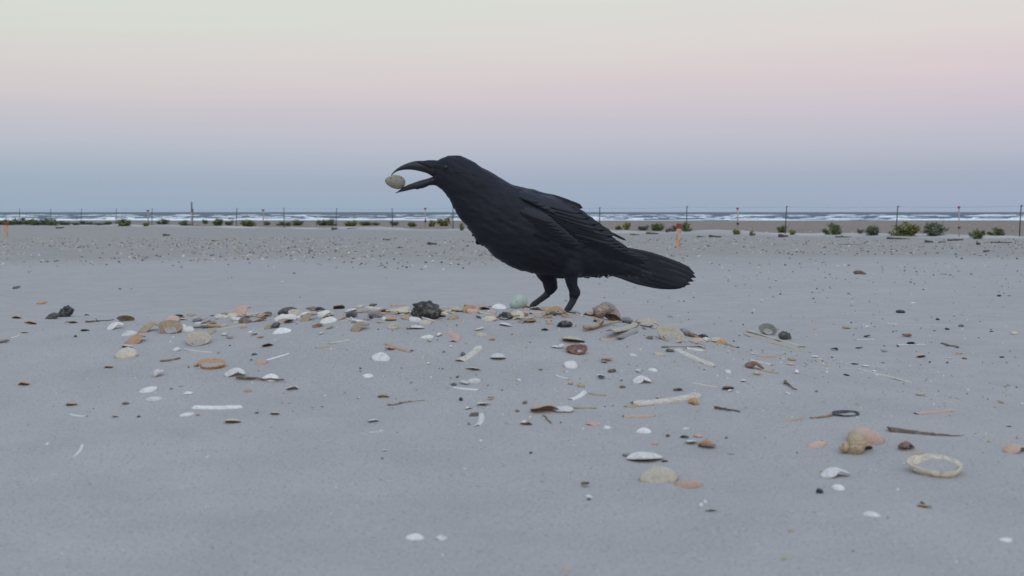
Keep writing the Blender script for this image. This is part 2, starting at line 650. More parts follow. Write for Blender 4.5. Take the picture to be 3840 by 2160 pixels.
def make_fragment(name, seed=0, curve=0.5):
    rd = random.Random(seed)
    n = rd.choice((7, 8, 9, 10))
    pts = []
    for j in range(n):
        th = 2 * PI * j / n + rd.uniform(-.22, .22)
        r = rd.uniform(.34, .54)
        pts.append((r * math.cos(th), .72 * r * math.sin(th)))
    V, F = [], []

    def zf(x, y):
        return 0.22 - curve * (x * x + 1.3 * y * y) * 0.9 + 0.03 * math.sin(9 * x + seed)
    for t in (0, .055):
        V.append((0, 0, zf(0, 0) - t))
        for s in (.55, 1.0):
            for x, y in pts:
                V.append((x * s, y * s, max(zf(x * s, y * s) - t, -0.08)))
    N = 1 + 2 * n
    for j in range(n):
        k = (j + 1) % n
        F.append((0, 1 + j, 1 + k)); F.append((N, N + 1 + k, N + 1 + j))
        F.append((1 + j, 1 + n + j, 1 + n + k, 1 + k))
        F.append((N + 1 + j, N + 1 + k, N + 1 + n + k, N + 1 + n + j))
        F.append((1 + n + j, N + 1 + n + j, N + 1 + n + k, 1 + n + k))
    return mesh_pd(name, V, F, smooth=True)


def make_pebble(name, seed=0, rough=0.18, sub=3):
    bm = bmesh.new()
    bmesh.ops.create_icosphere(bm, subdivisions=sub, radius=0.5)
    rd = random.Random(seed)
    offs = [Vector((rd.uniform(-1, 1), rd.uniform(-1, 1), rd.uniform(-1, 1))).normalized() for _ in range(9)]
    for v in bm.verts:
        d = v.co.normalized()
        r = 1.0
        for q, o in enumerate(offs):
            dd = d.dot(o)
            r -= rough * max(0, dd - .45) * (1.2 if q % 2 else -.6)
        r += rough * 0.25 * math.sin(9 * d.x + seed) * math.sin(8 * d.y + 1) + rough * .12 * math.sin(23 * d.z + 17 * d.x)
        v.co = d * 0.5 * r
        v.co.z *= 0.9
    me = bpy.data.meshes.new(name)
    bm.to_mesh(me); bm.free()
    me.polygons.foreach_set('use_smooth', [True] * len(me.polygons))
    return me


def tube(pts, rads, n=7, V=None, F=None, cap=True):
    own = V is None
    if own: V, F = [], []
    base = len(V)
    pts = [Vector(p) for p in pts]
    for i, p in enumerate(pts):
        d = (pts[min(i + 1, len(pts) - 1)] - pts[max(i - 1, 0)]).normalized()
        a = d.orthogonal() if abs(d.z) < .9 else d.cross(Vector((1, 0, 0)))
        a = (Vector((0, 0, 1)) - d * d.z)
        if a.length < .1: a = Vector((0, 1, 0)) - d * d.y
        a.normalize()
        b = d.cross(a)
        for j in range(n):
            t = 2 * PI * j / n
            V.append(p + (a * math.cos(t) + b * math.sin(t)) * rads[i])
    for i in range(len(pts) - 1):
        for j in range(n):
            k = (j + 1) % n
            F.append((base + i * n + j, base + i * n + k, base + (i + 1) * n + k, base + (i + 1) * n + j))
    if cap:
        F.append(tuple(base + j for j in range(n))[::-1])
        e = base + (len(pts) - 1) * n
        F.append(tuple(e + j for j in range(n)))
    return V, F


def make_twig(name, seed=0, r=0.022, branch=True):
    rd = random.Random(seed)
    n = 8
    pts = [(-.5 + i / (n - 1), rd.uniform(-.03, .03), r + rd.uniform(0, .02)) for i in range(n)]
    rad = [r * (1 - .5 * i / (n - 1)) * rd.uniform(.8, 1.25) for i in range(n)]
    V, F = tube(pts, rad, 6)
    if branch:
        p = Vector(pts[3])
        tube([p, p + Vector((-.05, -.05, .05)), p + Vector((-.08, -.08, .11))], [r * .8, r * .6, r * .35], 5, V, F)
    return mesh_pd(name, V, F)


def make_snail(name, turns=2.6, seed=0, sx=1.0):
    """whelk-like coil lying on its side, spire towards +x, unit length about 1"""
    V, F = [], []
    n, k = 52, 10
    for i in range(n + 1):
        f = i / n
        a = 2 * PI * turns * f
        g = 0.13 ** (1 - f)
        R = 0.20 * g
        tr = 0.24 * g
        ax = 0.5 - 0.72 * g
        c = Vector((ax, R * math.cos(a), R * math.sin(a)))
        rad = Vector((0, math.cos(a), math.sin(a)))
        for q in range(k):
            t = 2 * PI * q / k
            flare = 1 + 0.05 * math.sin(i * 1.3)
            V.append(c + rad * (tr * flare * math.cos(t)) + Vector((1, 0, 0)) * (tr * 1.35 * math.sin(t)))
    for i in range(n):
        for q in range(k):
            w = (q + 1) % k
            F.append((i * k + q, i * k + w, (i + 1) * k + w, (i + 1) * k + q))
    F.append(tuple(range(k)))
    return mesh_pd(name, V, F)


MV = [make_valve('valve', .37, .165, 0, 0, 1), make_valve('valve', .40, .19, 0, 0, 2), make_valve('valve', .34, .15, 0, 0, 3)]
def make_fill():
    V, F = [], []
    n = 22
    V.append((0.0, 0.0, 0.072))
    for rr, z in ((.45, .066), (.86, .045)):
        for j in range(n):
            th = 2 * PI * j / n
            sn, c = math.sin(th), math.cos(th)
            k = rr + 0.05 * math.sin(3 * th + 1) + .03 * math.sin(7 * th)
            V.append((0.5 * c * (1 - .20 * max(0, sn)) * k, .36 * sn * k - .015, z + .012 * math.sin(2 * th)))
    for j in range(n):
        k = (j + 1) % n
        F.append((0, 1 + k, 1 + j)); F.append((1 + j, 1 + k, 1 + n + k, 1 + n + j))
    return mesh_pd('sand_fill', V, F)


M_FILL = make_fill()
MR = [make_valve('ribbed_valve', .42, .27, 1, 0, 5, n=36), make_valve('ribbed_valve', .44, .29, 1, 0, 6, n=36)]
MB = [make_valve('broken_valve', .38, .19, 0, .55, 11 + i) for i in range(5)]
MZ = [make_razor('razor', i, broken=True) for i in range(4)]
MZT = [make_razor('razor', 20 + i, broken=True, taper=.75) for i in range(2)]
MZW = [make_razor('razor_whole', 10 + i, broken=False) for i in range(2)]
MF = [make_fragment('fragment', i, 0.25 + 0.13 * (i % 5)) for i in range(10)]
MP = [make_pebble('pebble', i, .22) for i in range(5)]
MO = [make_pebble('oyster', 40 + i, .55, 4) for i in range(3)]
MT = [make_twig('twig', i, .03, i % 2 == 0) for i in range(4)]
MS = make_snail('whelk')

NAMES = {'valve': ('clam_shell', 'clam shell', 'shell'), 'bowl': ('clam_shell', 'upturned clam shell', 'shell'),
         'rib': ('cockle_shell', 'ribbed cockle shell', 'shell'), 'broken': ('broken_clam_shell', 'broken clam shell', 'shell'),
         'frag': ('shell_fragment', 'shell fragment', 'shell'), 'razor': ('razor_shell', 'razor shell', 'shell'),
         'razorw': ('razor_shell', 'razor shell', 'shell'), 'razort': ('razor_shell', 'tapering razor shell', 'shell'),
         'peb': ('pebble', 'pebble', 'pebble'), 'oyst': ('oyster_shell', 'lumpy oyster shell', 'shell'),
         'twig': ('twig', 'twig', 'twig'), 'whelk': ('whelk_shell', 'whelk shell', 'shell')}
LIB = {'valve': MV, 'bowl': MV, 'rib': MR, 'broken': MB, 'frag': MF, 'razor': MZ, 'razorw': MZW, 'razort': MZT,
       'peb': MP, 'oyst': MO, 'twig': MT, 'whelk': [MS]}
GROUP_LABELS = {}
PLACED = []


def zone(y):
    if y > 1.42: return 'along the crest of the shell mound'
    if y > 1.08: return 'on the slope of the shell mound'
    if y > 0: return 'on the smooth sand below the shell mound'


def set_pose(o, p, yaw, tilt, roll, scale, lift):
    n = ground_n(p.x, p.y)
    base = Vector((0, 0, 1)).rotation_difference(n).to_matrix()
    R = base @ Euler((tilt, roll, 0), 'XYZ').to_matrix() @ Euler((0, 0, yaw), 'XYZ').to_matrix()
    M = R.to_4x4() @ Matrix.Diagonal((*scale, 1))
    M.translation = p + n * lift
    o.matrix_world = M


def put(kind, u, v, w, col, tilt=None, yaw=None, label=None, h=None, lift=0.0, roll=0.0, full=False):
    p = pick(u, v + 0.10 * min(w, 60))
    s = w * p.y / FPX * (1.2 if kind not in ('peb', 'oyst', 'whelk') else 1.05)
    nm, ph, cat = NAMES[kind]
    me = random.choice(LIB[kind])
    o = link(nm, me, SM[col], obj_mat=True)
    if yaw is None: yaw = random.uniform(-.5, .5) if kind in ('razor', 'twig') else random.uniform(-.9, .9) + random.choice((0, PI))
    if tilt is None: tilt = random.choice((random.uniform(6, 24), random.uniform(-26, -10)))
    tr = math.radians(tilt)
    sc = (s, s, s)
    if kind in ('valve', 'rib', 'broken'):
        lf = -0.045 * s + 0.36 * s * math.sin(abs(tr)) * (0.8 if tr > 0 else .7)
    elif kind == 'bowl':
        sc = (s, s, s * 1.55)
        tr = PI + math.radians(tilt)
        lf = (0.13 + .2 * math.sin(math.radians(tilt))) * s
    elif kind == 'frag':
        hh = (h or w * .35) / max(w, 1)
        sc = (s, s, s * max(.7, min(2.2, hh * 3)))
        lf = 0.0
    elif kind in ('razor', 'razorw', 'razort'):
        ww = (h or w * .2) * p.y / FPX
        sc = (s, ww, ww)
        lf = -.03 * ww
    elif kind in ('peb', 'oyst'):
        hh = (h or w * .6) * p.y / FPX
        sc = (s, s * .8, hh * 1.15)
        tr = 0
        lf = hh * .36
    elif kind == 'twig':
        sc = (s, s, s); lf = 0; tr = 0
    else:
        lf = .22 * s
    set_pose(o, p, yaw, tr, math.radians(roll), sc, lf + lift * s)
    if kind == 'bowl' and w > 34:
        f = link('sand_fill', M_FILL, SAND, o)
        if not full:
            f.scale = (.62, .6, 1.0); f.location = (.02, .06, .045)
    finish(o, kind, col, label, s, p)
    return o


def finish(o, kind, col, label, s, p):
    nm, ph, cat = NAMES[kind]
    if label:
        tag(o, label, cat)
    else:
        size = 'tiny' if s < 0.008 else ('small' if s < 0.018 else 'medium')
        lb = '%s %s %s lying %s' % (size, CN[col], ph, zone(p.y))
        tag(o, lb, cat, lb.replace('lying ', '') + ' look-alikes')


def put2(kind, u1, v1, u2, v2, wpx, col, label=None, roll=0.0, lift=0.0):
    """long thing between two pixels on the sand"""
    a, b = pick(u1, v1), pick(u2, v2)
    p = (a + b) / 2
    p.z = float(ground_z(p.x, p.y))
    d = b - a
    ln = math.hypot(d.x, d.y)
    yaw = math.atan2(d.y, d.x)
    W = wpx * p.y / FPX * (1.12 if kind != 'twig' else 1.0)
    ln *= 1.05
    o = link(NAMES[kind][0], random.choice(LIB[kind]), SM[col], obj_mat=True)
    sc = (ln, W, W) if kind != 'twig' else (ln, ln * 1.0, max(ln * .5, W / .06))
    n = ground_n(p.x, p.y, 0.03)
    base = Vector((0, 0, 1)).rotation_difference(n).to_matrix()
    R = base @ Euler((0, 0, yaw), 'XYZ').to_matrix() @ Euler((math.radians(roll), 0, 0), 'XYZ').to_matrix()
    M = R.to_4x4() @ Matrix.Diagonal((*sc, 1))
    M.translation = p + n * (lift * W - .07 * W)
    o.matrix_world = M
    finish(o, kind, col, label, ln, p)
    return o


# ---- the shells one can tell apart: kind, place in the photograph, width, colour
P_ = put
# far left of the mound
P_('oyst', 248, 1182, 56, 'K', h=44, label='large black lump of oyster shell standing alone beside a small grey one')
P_('oyst', 199, 1191, 44, 'D', h=24, label='small grey and black rough lump touching the large black lump')
P_('frag', 157, 1136, 34, 'O', h=12); P_('frag', 61, 1191, 36, 'T', h=10); P_('frag', 116, 1212, 42, 'O', h=12)
P_('frag', 270, 1209, 38, 'C', h=8); P_('frag', 326, 1183, 18, 'K', h=8); P_('twig', 375, 1201, 84, 'B')
P_('valve', 473, 1197, 56, 'C', tilt=-38, yaw=.1, label='cream broken clam shell arched up on edge behind a white half clam')
P_('broken', 436, 1228, 56, 'W', tilt=24, yaw=.3, label='white half clam shell just below the cream arched shell')
P_('frag', 319, 1238, 36, 'G', h=8); P_('valve', 486, 1250, 50, 'W', tilt=14)
P_('broken', 568, 1235, 78, 'T', tilt=22, yaw=.4, label='wide tan clam shell leaning beside a hinged tan pair')
P_('broken', 516, 1277, 78, 'O', tilt=14, yaw=.25, label='orange brown broken clam shell edge below the tan clam')
P_('bowl', 640, 1240, 84, 'T', tilt=28, yaw=.5, label='open tan clam shell with its hollow side showing')
P_('frag', 284, 1263, 14, 'K', h=10); P_('frag', 475, 1299, 46, 'C', h=12)
P_('rib', 475, 1330, 72, 'C', tilt=14, yaw=.2, label='cream ribbed cockle shell lying alone on bare sand')
P_('frag', 408, 1376, 38, 'P', h=6); P_('frag', 88, 1440, 46, 'O', h=14); P_('frag', 596, 1404, 46, 'W', h=30)
P_('valve', 555, 1460, 62, 'W', tilt=8); P_('valve', 577, 1493, 56, 'W', tilt=6); P_('frag', 643, 1459, 14, 'O', h=8)
P_('frag', 10, 1281, 40, 'B', h=10)
put2('razor', 605, 1357, 675, 1346, 18, 'R', 'reddish brown razor shell piece with a pale upper edge')
P_('frag', 662, 1313, 33, 'W', h=16); P_('frag', 92, 1246, 28, 'W', h=6); put2('razor', 40, 1268, 76, 1256, 6, 'W')
# left of the crow
P_('frag', 668, 1183, 44, 'B', h=10); P_('frag', 716, 1178, 40, 'T', h=12)
put2('razor', 650, 1191, 770, 1193, 9, 'C', 'thin cream razor shell under brown and tan chips')
put2('razor', 795, 1186, 865, 1183, 20, 'B', 'brown razor shell stub in line with a pink shell')
P_('broken', 912, 1170, 74, 'P', tilt=26, yaw=.2, label='pinkish orange clam shell with a raised corner')
P_('frag', 842, 1153, 32, 'O', h=10); P_('oyst', 997, 1181, 38, 'D', h=16)
P_('peb', 1077, 1172, 68, 'D', h=30, yaw=0, label='smooth oval dark grey stone on the mound crest')
P_('broken', 1070, 1197, 78, 'W', tilt=20, label='broken white shell with dark gap in front of the grey stone')
P_('frag', 1085, 1206, 40, 'B', h=14)
P_('frag', 1177, 1154, 62, 'B', h=10); P_('frag', 1271, 1151, 46, 'B', h=12)
P_('broken', 1163, 1194, 64, 'T', tilt=24, yaw=.6, label='tan wedge shell leaning beside a white and orange clam')
P_('frag', 1213, 1176, 46, 'W', h=14)
P_('valve', 1232, 1202, 56, 'W', tilt=18, yaw=0.2, label='white clam shell holding an orange shell chip')
P_('frag', 1226, 1203, 30, 'O', h=22, lift=.25, label='bright orange chip stuck on a white clam shell')
put2('razor', 728, 1232, 812, 1220, 12, 'B'); put2('razor', 765, 1222, 812, 1212, 10, 'C')
put2('razor', 812, 1238, 920, 1217, 14, 'C', 'cream razor shell length with a jagged bent middle')
P_('bowl', 746, 1283, 88, 'C', tilt=24, yaw=.45, label='large cream clam shell lying open with a tan outer side')
put2('razor', 770, 1262, 804, 1238, 26, 'T', 'short tan razor shell tube touching the large cream clam')
P_('frag', 842, 1256, 28, 'W', h=14); P_('frag', 862, 1266, 32, 'P', h=12)
P_('valve', 1058, 1242, 62, 'W', tilt=14, yaw=.25, label='clean white clam shell tilted up on bare sand')
P_('frag', 953, 1255, 26, 'W', h=12); P_('frag', 1003, 1295, 42, 'B', h=12)
put2('razor', 692, 1313, 790, 1322, 9, 'W'); P_('frag', 953, 1330, 20, 'K', h=6)
P_('bowl', 795, 1370, 92, 'O', tilt=8, yaw=.35, full=True, label='orange brown clam shell lying hollow side up on the sand slope')
P_('broken', 884, 1402, 72, 'W', tilt=14, yaw=-.1, label='flat white clam shell piece beside a dark stick')
put2('twig', 892, 1424, 1062, 1432, 10, 'B', 'dark brown stick lying along two white shells')
P_('valve', 1017, 1419, 56, 'W', tilt=12, yaw=-.2, lift=.06, label='white clam shell resting on the dark stick')
P_('broken', 1097, 1458, 48, 'W', tilt=-24, label='white clam shell with a bite out of its rim')
put2('razor', 962, 1360, 1080, 1328, 10, 'W'); P_('frag', 980, 1357, 44, 'P', h=8)
put2('razor', 1185, 1308, 1232, 1302, 10, 'T'); put2('razor', 1238, 1290, 1310, 1275, 10, 'C')
P_('frag', 705, 1475, 36, 'W', h=10); P_('frag', 930, 1466, 30, 'T', h=8)
# under the bill
put2('razorw', 1366, 1152, 1520, 1182, 34, 'C', 'long pale pink razor shell beside the black oyster shell')
P_('frag', 1400, 1136, 34, 'B', h=14); P_('frag', 1350, 1152, 30, 'C', h=12); put2('razor', 1470, 1143, 1526, 1140, 12, 'O')
P_('oyst', 1586, 1186, 104, 'K', h=72, yaw=0.2, label='big black oyster shell lump on the mound crest before the crow')
P_('valve', 1562, 1226, 52, 'W', tilt=-14, yaw=0, label='white shell rim tucked under the black oyster shell')
P_('frag', 1567, 1142, 46, 'G', h=12); P_('frag', 1641, 1180, 20, 'C', h=24)
P_('broken', 1354, 1231, 68, 'T', tilt=22, yaw=.5, label='tan clam shell piece pointing up beside a dark pebble')
P_('peb', 1390, 1195, 14, 'K', h=16); P_('bowl', 1476, 1229, 38, 'C', tilt=34, yaw=-.6)
P_('frag', 1697, 1193, 38, 'O', h=12); put2('razor', 1692, 1176, 1740, 1160, 12, 'C'); put2('razor', 1650, 1143, 1720, 1139, 10, 'C')
P_('frag', 1757, 1137, 40, 'K', h=10); P_('valve', 1800, 1150, 52, 'P', tilt=12); P_('frag', 1815, 1156, 46, 'G', h=10)
P_('valve', 1873, 1152, 50, 'W', tilt=18, yaw=.1, label='white clam shell next to the pale green egg')
P_('valve', 1603, 1261, 46, 'W', tilt=8)
put2('razor', 1712, 1282, 1700, 1250, 34, 'P', 'short orange and white razor shell tube end standing open')
P_('broken', 1802, 1255, 42, 'C', tilt=12); P_('frag', 1846, 1274, 20, 'O', h=12)
put2('razor', 1448, 1292, 1536, 1322, 22, 'T', 'tan razor shell split open along a dark gap')
P_('frag', 1462, 1308, 36, 'P', h=18)
P_('valve', 1429, 1343, 62, 'W', tilt=22, yaw=-.2, label='rounded white clam shell lying alone below the split razor shell')
P_('frag', 1691, 1301, 12, 'W', h=8)
put2('razor', 1730, 1356, 1800, 1308, 34, 'Y', 'chalky white razor shell piece lying slantwise on the slope')
P_('rib', 1868, 1340, 50, 'W', tilt=-16, yaw=0.1, label='white ridged shell fragment with a dark underside')
P_('frag', 1606, 1366, 15, 'W', h=10); P_('valve', 1380, 1408, 36, 'W', tilt=6); P_('frag', 1774, 1382, 48, 'W', h=10)
P_('valve', 1777, 1426, 46, 'W', tilt=8); put2('razor', 1702, 1454, 1790, 1464, 14, 'W'); P_('frag', 1716, 1414, 13, 'B', h=14)
P_('frag', 1435, 1484, 40, 'T', h=12); P_('frag', 1702, 1443, 22, 'D', h=10)
P_('frag', 1664, 1322, 12, 'D', h=8); P_('frag', 1640, 1277, 8, 'K', h=6)
# at the crow's feet
put2('razor', 1870, 1194, 1975, 1184, 26, 'R', 'dark reddish razor shell with white upper edge in front of the egg')
P_('broken', 2087, 1174, 66, 'O', tilt=26, yaw=.05, label='bright orange clam shell in front of the crow foot')
P_('frag', 2043, 1153, 46, 'T', h=18); P_('frag', 2010, 1157, 44, 'W', h=14); P_('frag', 1976, 1147, 22, 'R', h=18)
P_('oyst', 2112, 1219, 54, 'K', h=24, yaw=.3, label='flat black shell chip below the orange clam')
P_('frag', 2043, 1238, 24, 'K', h=10); P_('valve', 2062, 1213, 24, 'O', tilt=12); P_('frag', 1993, 1204, 44, 'O', h=12)
P_('whelk', 2262, 1190, 112, 'M', yaw=2.6, tilt=0, label='mottled pink and grey whelk shell, the largest shell beside the crow feet')
P_('frag', 2205, 1168, 30, 'B', h=8); P_('frag', 2325, 1178, 34, 'D', h=16); P_('frag', 2236, 1205, 30, 'O', h=20)
put2('twig', 2200, 1243, 2320, 1222, 14, 'T', 'tan twig lying beside slanting razor shells')
put2('razor', 2302, 1268, 2392, 1200, 28, 'C', 'pale cream razor shell slanting up the mound'); put2('razor', 2325, 1276, 2388, 1246, 16, 'G')
P_('broken', 2430, 1184, 84, 'C', tilt=24, yaw=-.5, label='brown and white broken shell with a dark arched rim')
P_('frag', 2424, 1178, 52, 'R', h=20); put2('razor', 2440, 1190, 2540, 1208, 18, 'P'); P_('frag', 2380, 1192, 30, 'P', h=10)
P_('valve', 2148, 1275, 78, 'C', tilt=-20, yaw=.3, label='cream clam shell leaning over a reddish shell')
P_('bowl', 2162, 1318, 72, 'R', tilt=18, yaw=-.3, label='reddish brown clam shell lying open under the cream clam')
P_('frag', 2104, 1303, 26, 'W', h=20); P_('frag', 2186, 1294, 30, 'W', h=12)
put2('razor', 2256, 1277, 2304, 1272, 18, 'P'); P_('valve', 2140, 1372, 50, 'W', tilt=22, yaw=-.6)
P_('valve', 2374, 1329, 28, 'W', tilt=6); P_('valve', 2471, 1328, 38, 'C', tilt=16); P_('frag', 2275, 1349, 42, 'P', h=16)
P_('frag', 2266, 1358, 24, 'T', h=12)
P_('broken', 2410, 1429, 66, 'W', tilt=14, yaw=.1, label='white spoon shaped shell piece on the slope')
P_('frag', 2393, 1393, 26, 'W', h=14); P_('valve', 2449, 1386, 32, 'W', tilt=8)
P_('frag', 2255, 1418, 28, 'D', h=18); P_('valve', 2251, 1415, 18, 'W', tilt=20, lift=.3)
put2('razor', 2146, 1500, 2194, 1474, 22, 'W'); put2('razor', 2210, 1478, 2266, 1485, 14, 'T'); put2('razor', 2084, 1410, 2130, 1424, 10, 'W')
P_('frag', 2140, 1440, 22, 'O', h=10); P_('frag', 2178, 1446, 30, 'T', h=10); P_('frag', 2331, 1429, 10, 'K', h=8); P_('frag', 2335, 1452, 26, 'B', h=8)
P_('frag', 1946, 1495 - 70, 18, 'W', h=6); P_('frag', 2028, 1387, 16, 'O', h=8)
# right part of the mound
P_('bowl', 2513, 1272, 92, 'C', tilt=34, yaw=.3, label='largest cream clam shell showing its pale hollow inside')
P_('peb', 2604, 1250, 24, 'B', h=18); P_('broken', 2618, 1284, 48, 'P', tilt=22, yaw=.1)
put2('razor', 2490, 1305, 2640, 1301, 10, 'B', 'thin brown razor strip under the largest cream clam')
put2('razor', 2575, 1308, 2636, 1316, 22, 'W')
put2('razorw', 2530, 1310, 2668, 1376, 36, 'Y', 'long chalky white razor shell slanting down from the largest cream clam')
P_('frag', 2512, 1316, 30, 'D', h=14)
put2('razort', 2586, 1206, 2716, 1236, 30, 'C', 'cream razor shell tapering to a point on the mound crest')
put2('razor', 2712, 1205, 2758, 1202, 14, 'R', 'small reddish brown razor stub beyond the tapering shell')
P_('frag', 2524, 1202, 32, 'B', h=14); P_('frag', 2721, 1257, 34, 'K', h=10); P_('frag', 2436, 1268, 26, 'B', h=10)
put2('razor', 2798, 1258, 3026, 1322, 16, 'T', 'very long brown and cream razor shell in front of a grey arch')
put2('razor', 2806, 1246, 3000, 1300, 12, 'C', 'second thin cream razor shell behind the very long brown one')
P_('bowl', 2880, 1250, 58, 'G', tilt=52, yaw=.2, label='grey clam shell standing up like an arch behind razor shells')
P_('oyst', 2946, 1268, 46, 'D', h=34, label='dark grey triangular shell lump behind the very long razor shell')
P_('frag', 2910, 1234, 20, 'O', h=10)
put2('razor', 2842, 1337, 2908, 1338, 14, 'O', 'orange brown razor fragment alone above the broken cluster')
put2('razor', 2812, 1352, 2890, 1370, 24, 'Y', 'white razor shell on top of a brown broken shell')
P_('broken', 2830, 1376, 64, 'R', tilt=20, yaw=-.2, label='brown broken shell beneath a white razor shell')
put2('razor', 2856, 1390, 2916, 1402, 20, 'T'); P_('frag', 2838, 1402, 30, 'P', h=16)
P_('valve', 2730, 1396, 22, 'W', tilt=28); P_('frag', 2786, 1429, 24, 'W', h=10)
put2('twig', 2940, 1438, 2984, 1468, 9, 'B', 'short dark twig lying slantwise on clear sand')
put2('razor', 2600, 1438, 2690, 1452, 10, 'C'); P_('frag', 2543, 1462, 36, 'B', h=12); P_('valve', 2731, 1455, 42, 'B', tilt=-20)
P_('frag', 2738, 1466, 20, 'W', h=8); P_('frag', 2970, 1349, 34, 'T', h=12); P_('frag', 2965, 1366, 30, 'P', h=8)
P_('frag', 2955, 1476, 22, 'W', h=6); P_('frag', 3062, 1470, 14, 'D', h=8); P_('frag', 3056, 1338, 28, 'W', h=10)
put2('razor', 2392, 1523, 2620, 1488, 46, 'Y', 'biggest white razor shell with a tan end and orange chip beside it')
put2('razor', 2350, 1528, 2410, 1520, 22, 'T')
P_('frag', 2600, 1510, 42, 'O', h=28, label='orange shell chip at the end of the biggest white razor shell')
# open sand on the right
P_('peb', 3376, 1170, 34, 'K', h=14); P_('frag', 3175, 1229, 36, 'T', h=14); P_('frag', 3402, 1259, 34, 'R', h=14)
put2('razor', 3366, 1294, 3472, 1293, 10, 'W', 'thin white razor shell with raised dark middle on open sand')
P_('frag', 3416, 1289, 34, 'D', h=14); put2('razor', 3210, 1274, 3276, 1272, 8, 'W'); P_('frag', 3252, 1262, 26, 'G', h=10)
P_('valve', 3252, 1223, 20, 'W', tilt=8); put2('razor', 3330, 1213, 3366, 1216, 8, 'W'); P_('peb', 3603, 1223, 24, 'D', h=10)
P_('peb', 3551, 1235, 18, 'K', h=9); P_('frag', 3456, 1336, 42, 'P', h=10); P_('frag', 3129, 1311, 28, 'K', h=12)
P_('frag', 3221, 1305, 26, 'D', h=8); P_('frag', 3318, 1318, 22, 'G', h=8)
put2('razorw', 3205, 1383, 3410, 1434, 20, 'Y', 'long faded white razor shell half sunk in open sand')
P_('frag', 3801, 1251, 30, 'C', h=12); P_('frag', 3597, 1325, 26, 'P', h=10); P_('frag', 3617, 1344, 22, 'B', h=6)
P_('frag', 3205, 1364, 30, 'C', h=7); put2('twig', 3538, 1290, 3590, 1306, 5, 'B'); P_('frag', 3175, 1406, 28, 'D', h=6)
P_('peb', 3758, 1340, 18, 'B', h=8); P_('peb', 3516, 1199, 16, 'K', h=9); P_('valve', 3425, 1135, 18, 'W', tilt=6)
P_('peb', 3746, 1110, 16, 'K', h=8)
# foreground right
o = P_('bowl', 3506, 1762, 172, 'C', tilt=10, yaw=0.0, full=True, label='wide cream clam shell lying hollow side up like a dish')
P_('rib', 3246, 1648, 118, 'P', tilt=18, label='peach clam shell behind a tan cone shell')
P_('whelk', 3210, 1690, 150, 'T', yaw=PI + .25, tilt=0, lift=-.10, label='tan cone shaped snail shell in front of the peach clam')
P_('valve', 3064, 1665, 74, 'P', tilt=8); P_('frag', 3396, 1679, 64, 'R', h=32); put2('razor', 3388, 1697, 3458, 1702, 14, 'P')
put2('razort', 3340, 1618, 3610, 1638, 58, 'B', 'dark brown and grey razor shell tapering to a point')
P_('broken', 3137, 1782, 104, 'W', tilt=10, yaw=.05, label='white arched clam shell beside a black pebble')
P_('broken', 3150, 1826, 62, 'W', tilt=4, yaw=1.2, label='curved white rim of a shell below the white arch')
P_('peb', 3073, 1847, 28, 'K', h=20, label='small black pebble beside the white arched clam shell')
P_('frag', 3465, 1897, 50, 'O', h=14); P_('peb', 3459, 1890, 18, 'K', h=12); P_('valve', 3269, 1925, 56, 'W', tilt=3); P_('valve', 3774, 2022, 50, 'W', tilt=6)
put2('razor', 3440, 1553, 3570, 1543, 20, 'P', 'peach razor shell sliver with a white edge'); P_('broken', 3815, 1688, 96, 'P', tilt=6)
P_('frag', 3783, 1598, 22, 'W', h=8)
P_('bowl', 3173, 1549, 88, 'K', tilt=4, yaw=0.0, full=True, lift=-.07, label='black curved mussel shell rim half buried in sand')
put2('razor', 3048, 1570, 3120, 1560, 20, 'R'); put2('razor', 2925, 1582, 3010, 1570, 16, 'P')
put2('twig', 2682, 1536, 2772, 1548, 10, 'B', 'dark twig with a short side branch on bare sand')
put2('razor', 2342, 1566, 2450, 1562, 26, 'P', 'peach coloured razor shell piece on bare sand')
P_('valve', 2415, 1615, 52, 'W', tilt=5); P_('valve', 2278, 1602, 30, 'W', tilt=10); P_('frag', 2650, 1672, 66, 'O', h=36, label='orange shell chip beside small white chips and a dark sliver')
P_('frag', 2593, 1659, 50, 'W', h=16); P_('frag', 2567, 1640, 32, 'D', h=12); P_('frag', 2618, 1634, 38, 'P', h=12)
P_('valve', 2574, 1606, 26, 'W', tilt=8); P_('peb', 2505, 1636, 16, 'K', h=10); P_('frag', 2456, 1664, 24, 'P', h=8)
P_('valve', 2419, 1718, 122, 'W', tilt=-14, yaw=0.05, label='long white arched shell above the plump cream clam'); P_('frag', 2362, 1705, 54, 'G', h=14); P_('frag', 2492, 1730, 26, 'D', h=8)
P_('valve', 2472, 1795, 130, 'C', tilt=16, yaw=.2, label='plump whole cream clam shell on bare sand')
P_('valve', 2582, 1812, 100, 'P', tilt=3); P_('frag', 2195, 1822, 32, 'B', h=26, label='dark brown chip standing up on bare sand')
P_('frag', 2208, 1862, 28, 'W', h=8); P_('peb', 2208, 1874, 18, 'B', h=10); P_('frag', 2665, 1913, 40, 'W', h=6); P_('frag', 2740, 1700, 20, 'W', h=5)
P_('frag', 2111, 1537, 70, 'W', h=16)
P_('broken', 2043, 1540, 98, 'P', tilt=-24, yaw=0.0, label='peach and brown arched clam shell above a forked twig')
put2('razor', 2152, 1532, 2232, 1533, 14, 'T'); put2('razor', 1796, 1596, 1808, 1556, 22, 'W', 'small white razor sliver pointing up the slope')
P_('frag', 1777, 1556, 40, 'B', h=10); P_('frag', 1811, 1515, 48, 'W', h=14); P_('frag', 1842, 1496, 24, 'O', h=16); P_('peb', 1728, 1501, 16, 'K', h=14)
P_('frag', 1974, 1588, 42, 'R', h=12); P_('valve', 1966, 1580, 20, 'W', tilt=12); put2('twig', 2040, 1564, 2066, 1590, 6, 'B', 'tiny forked dark twig below the arched peach shell')
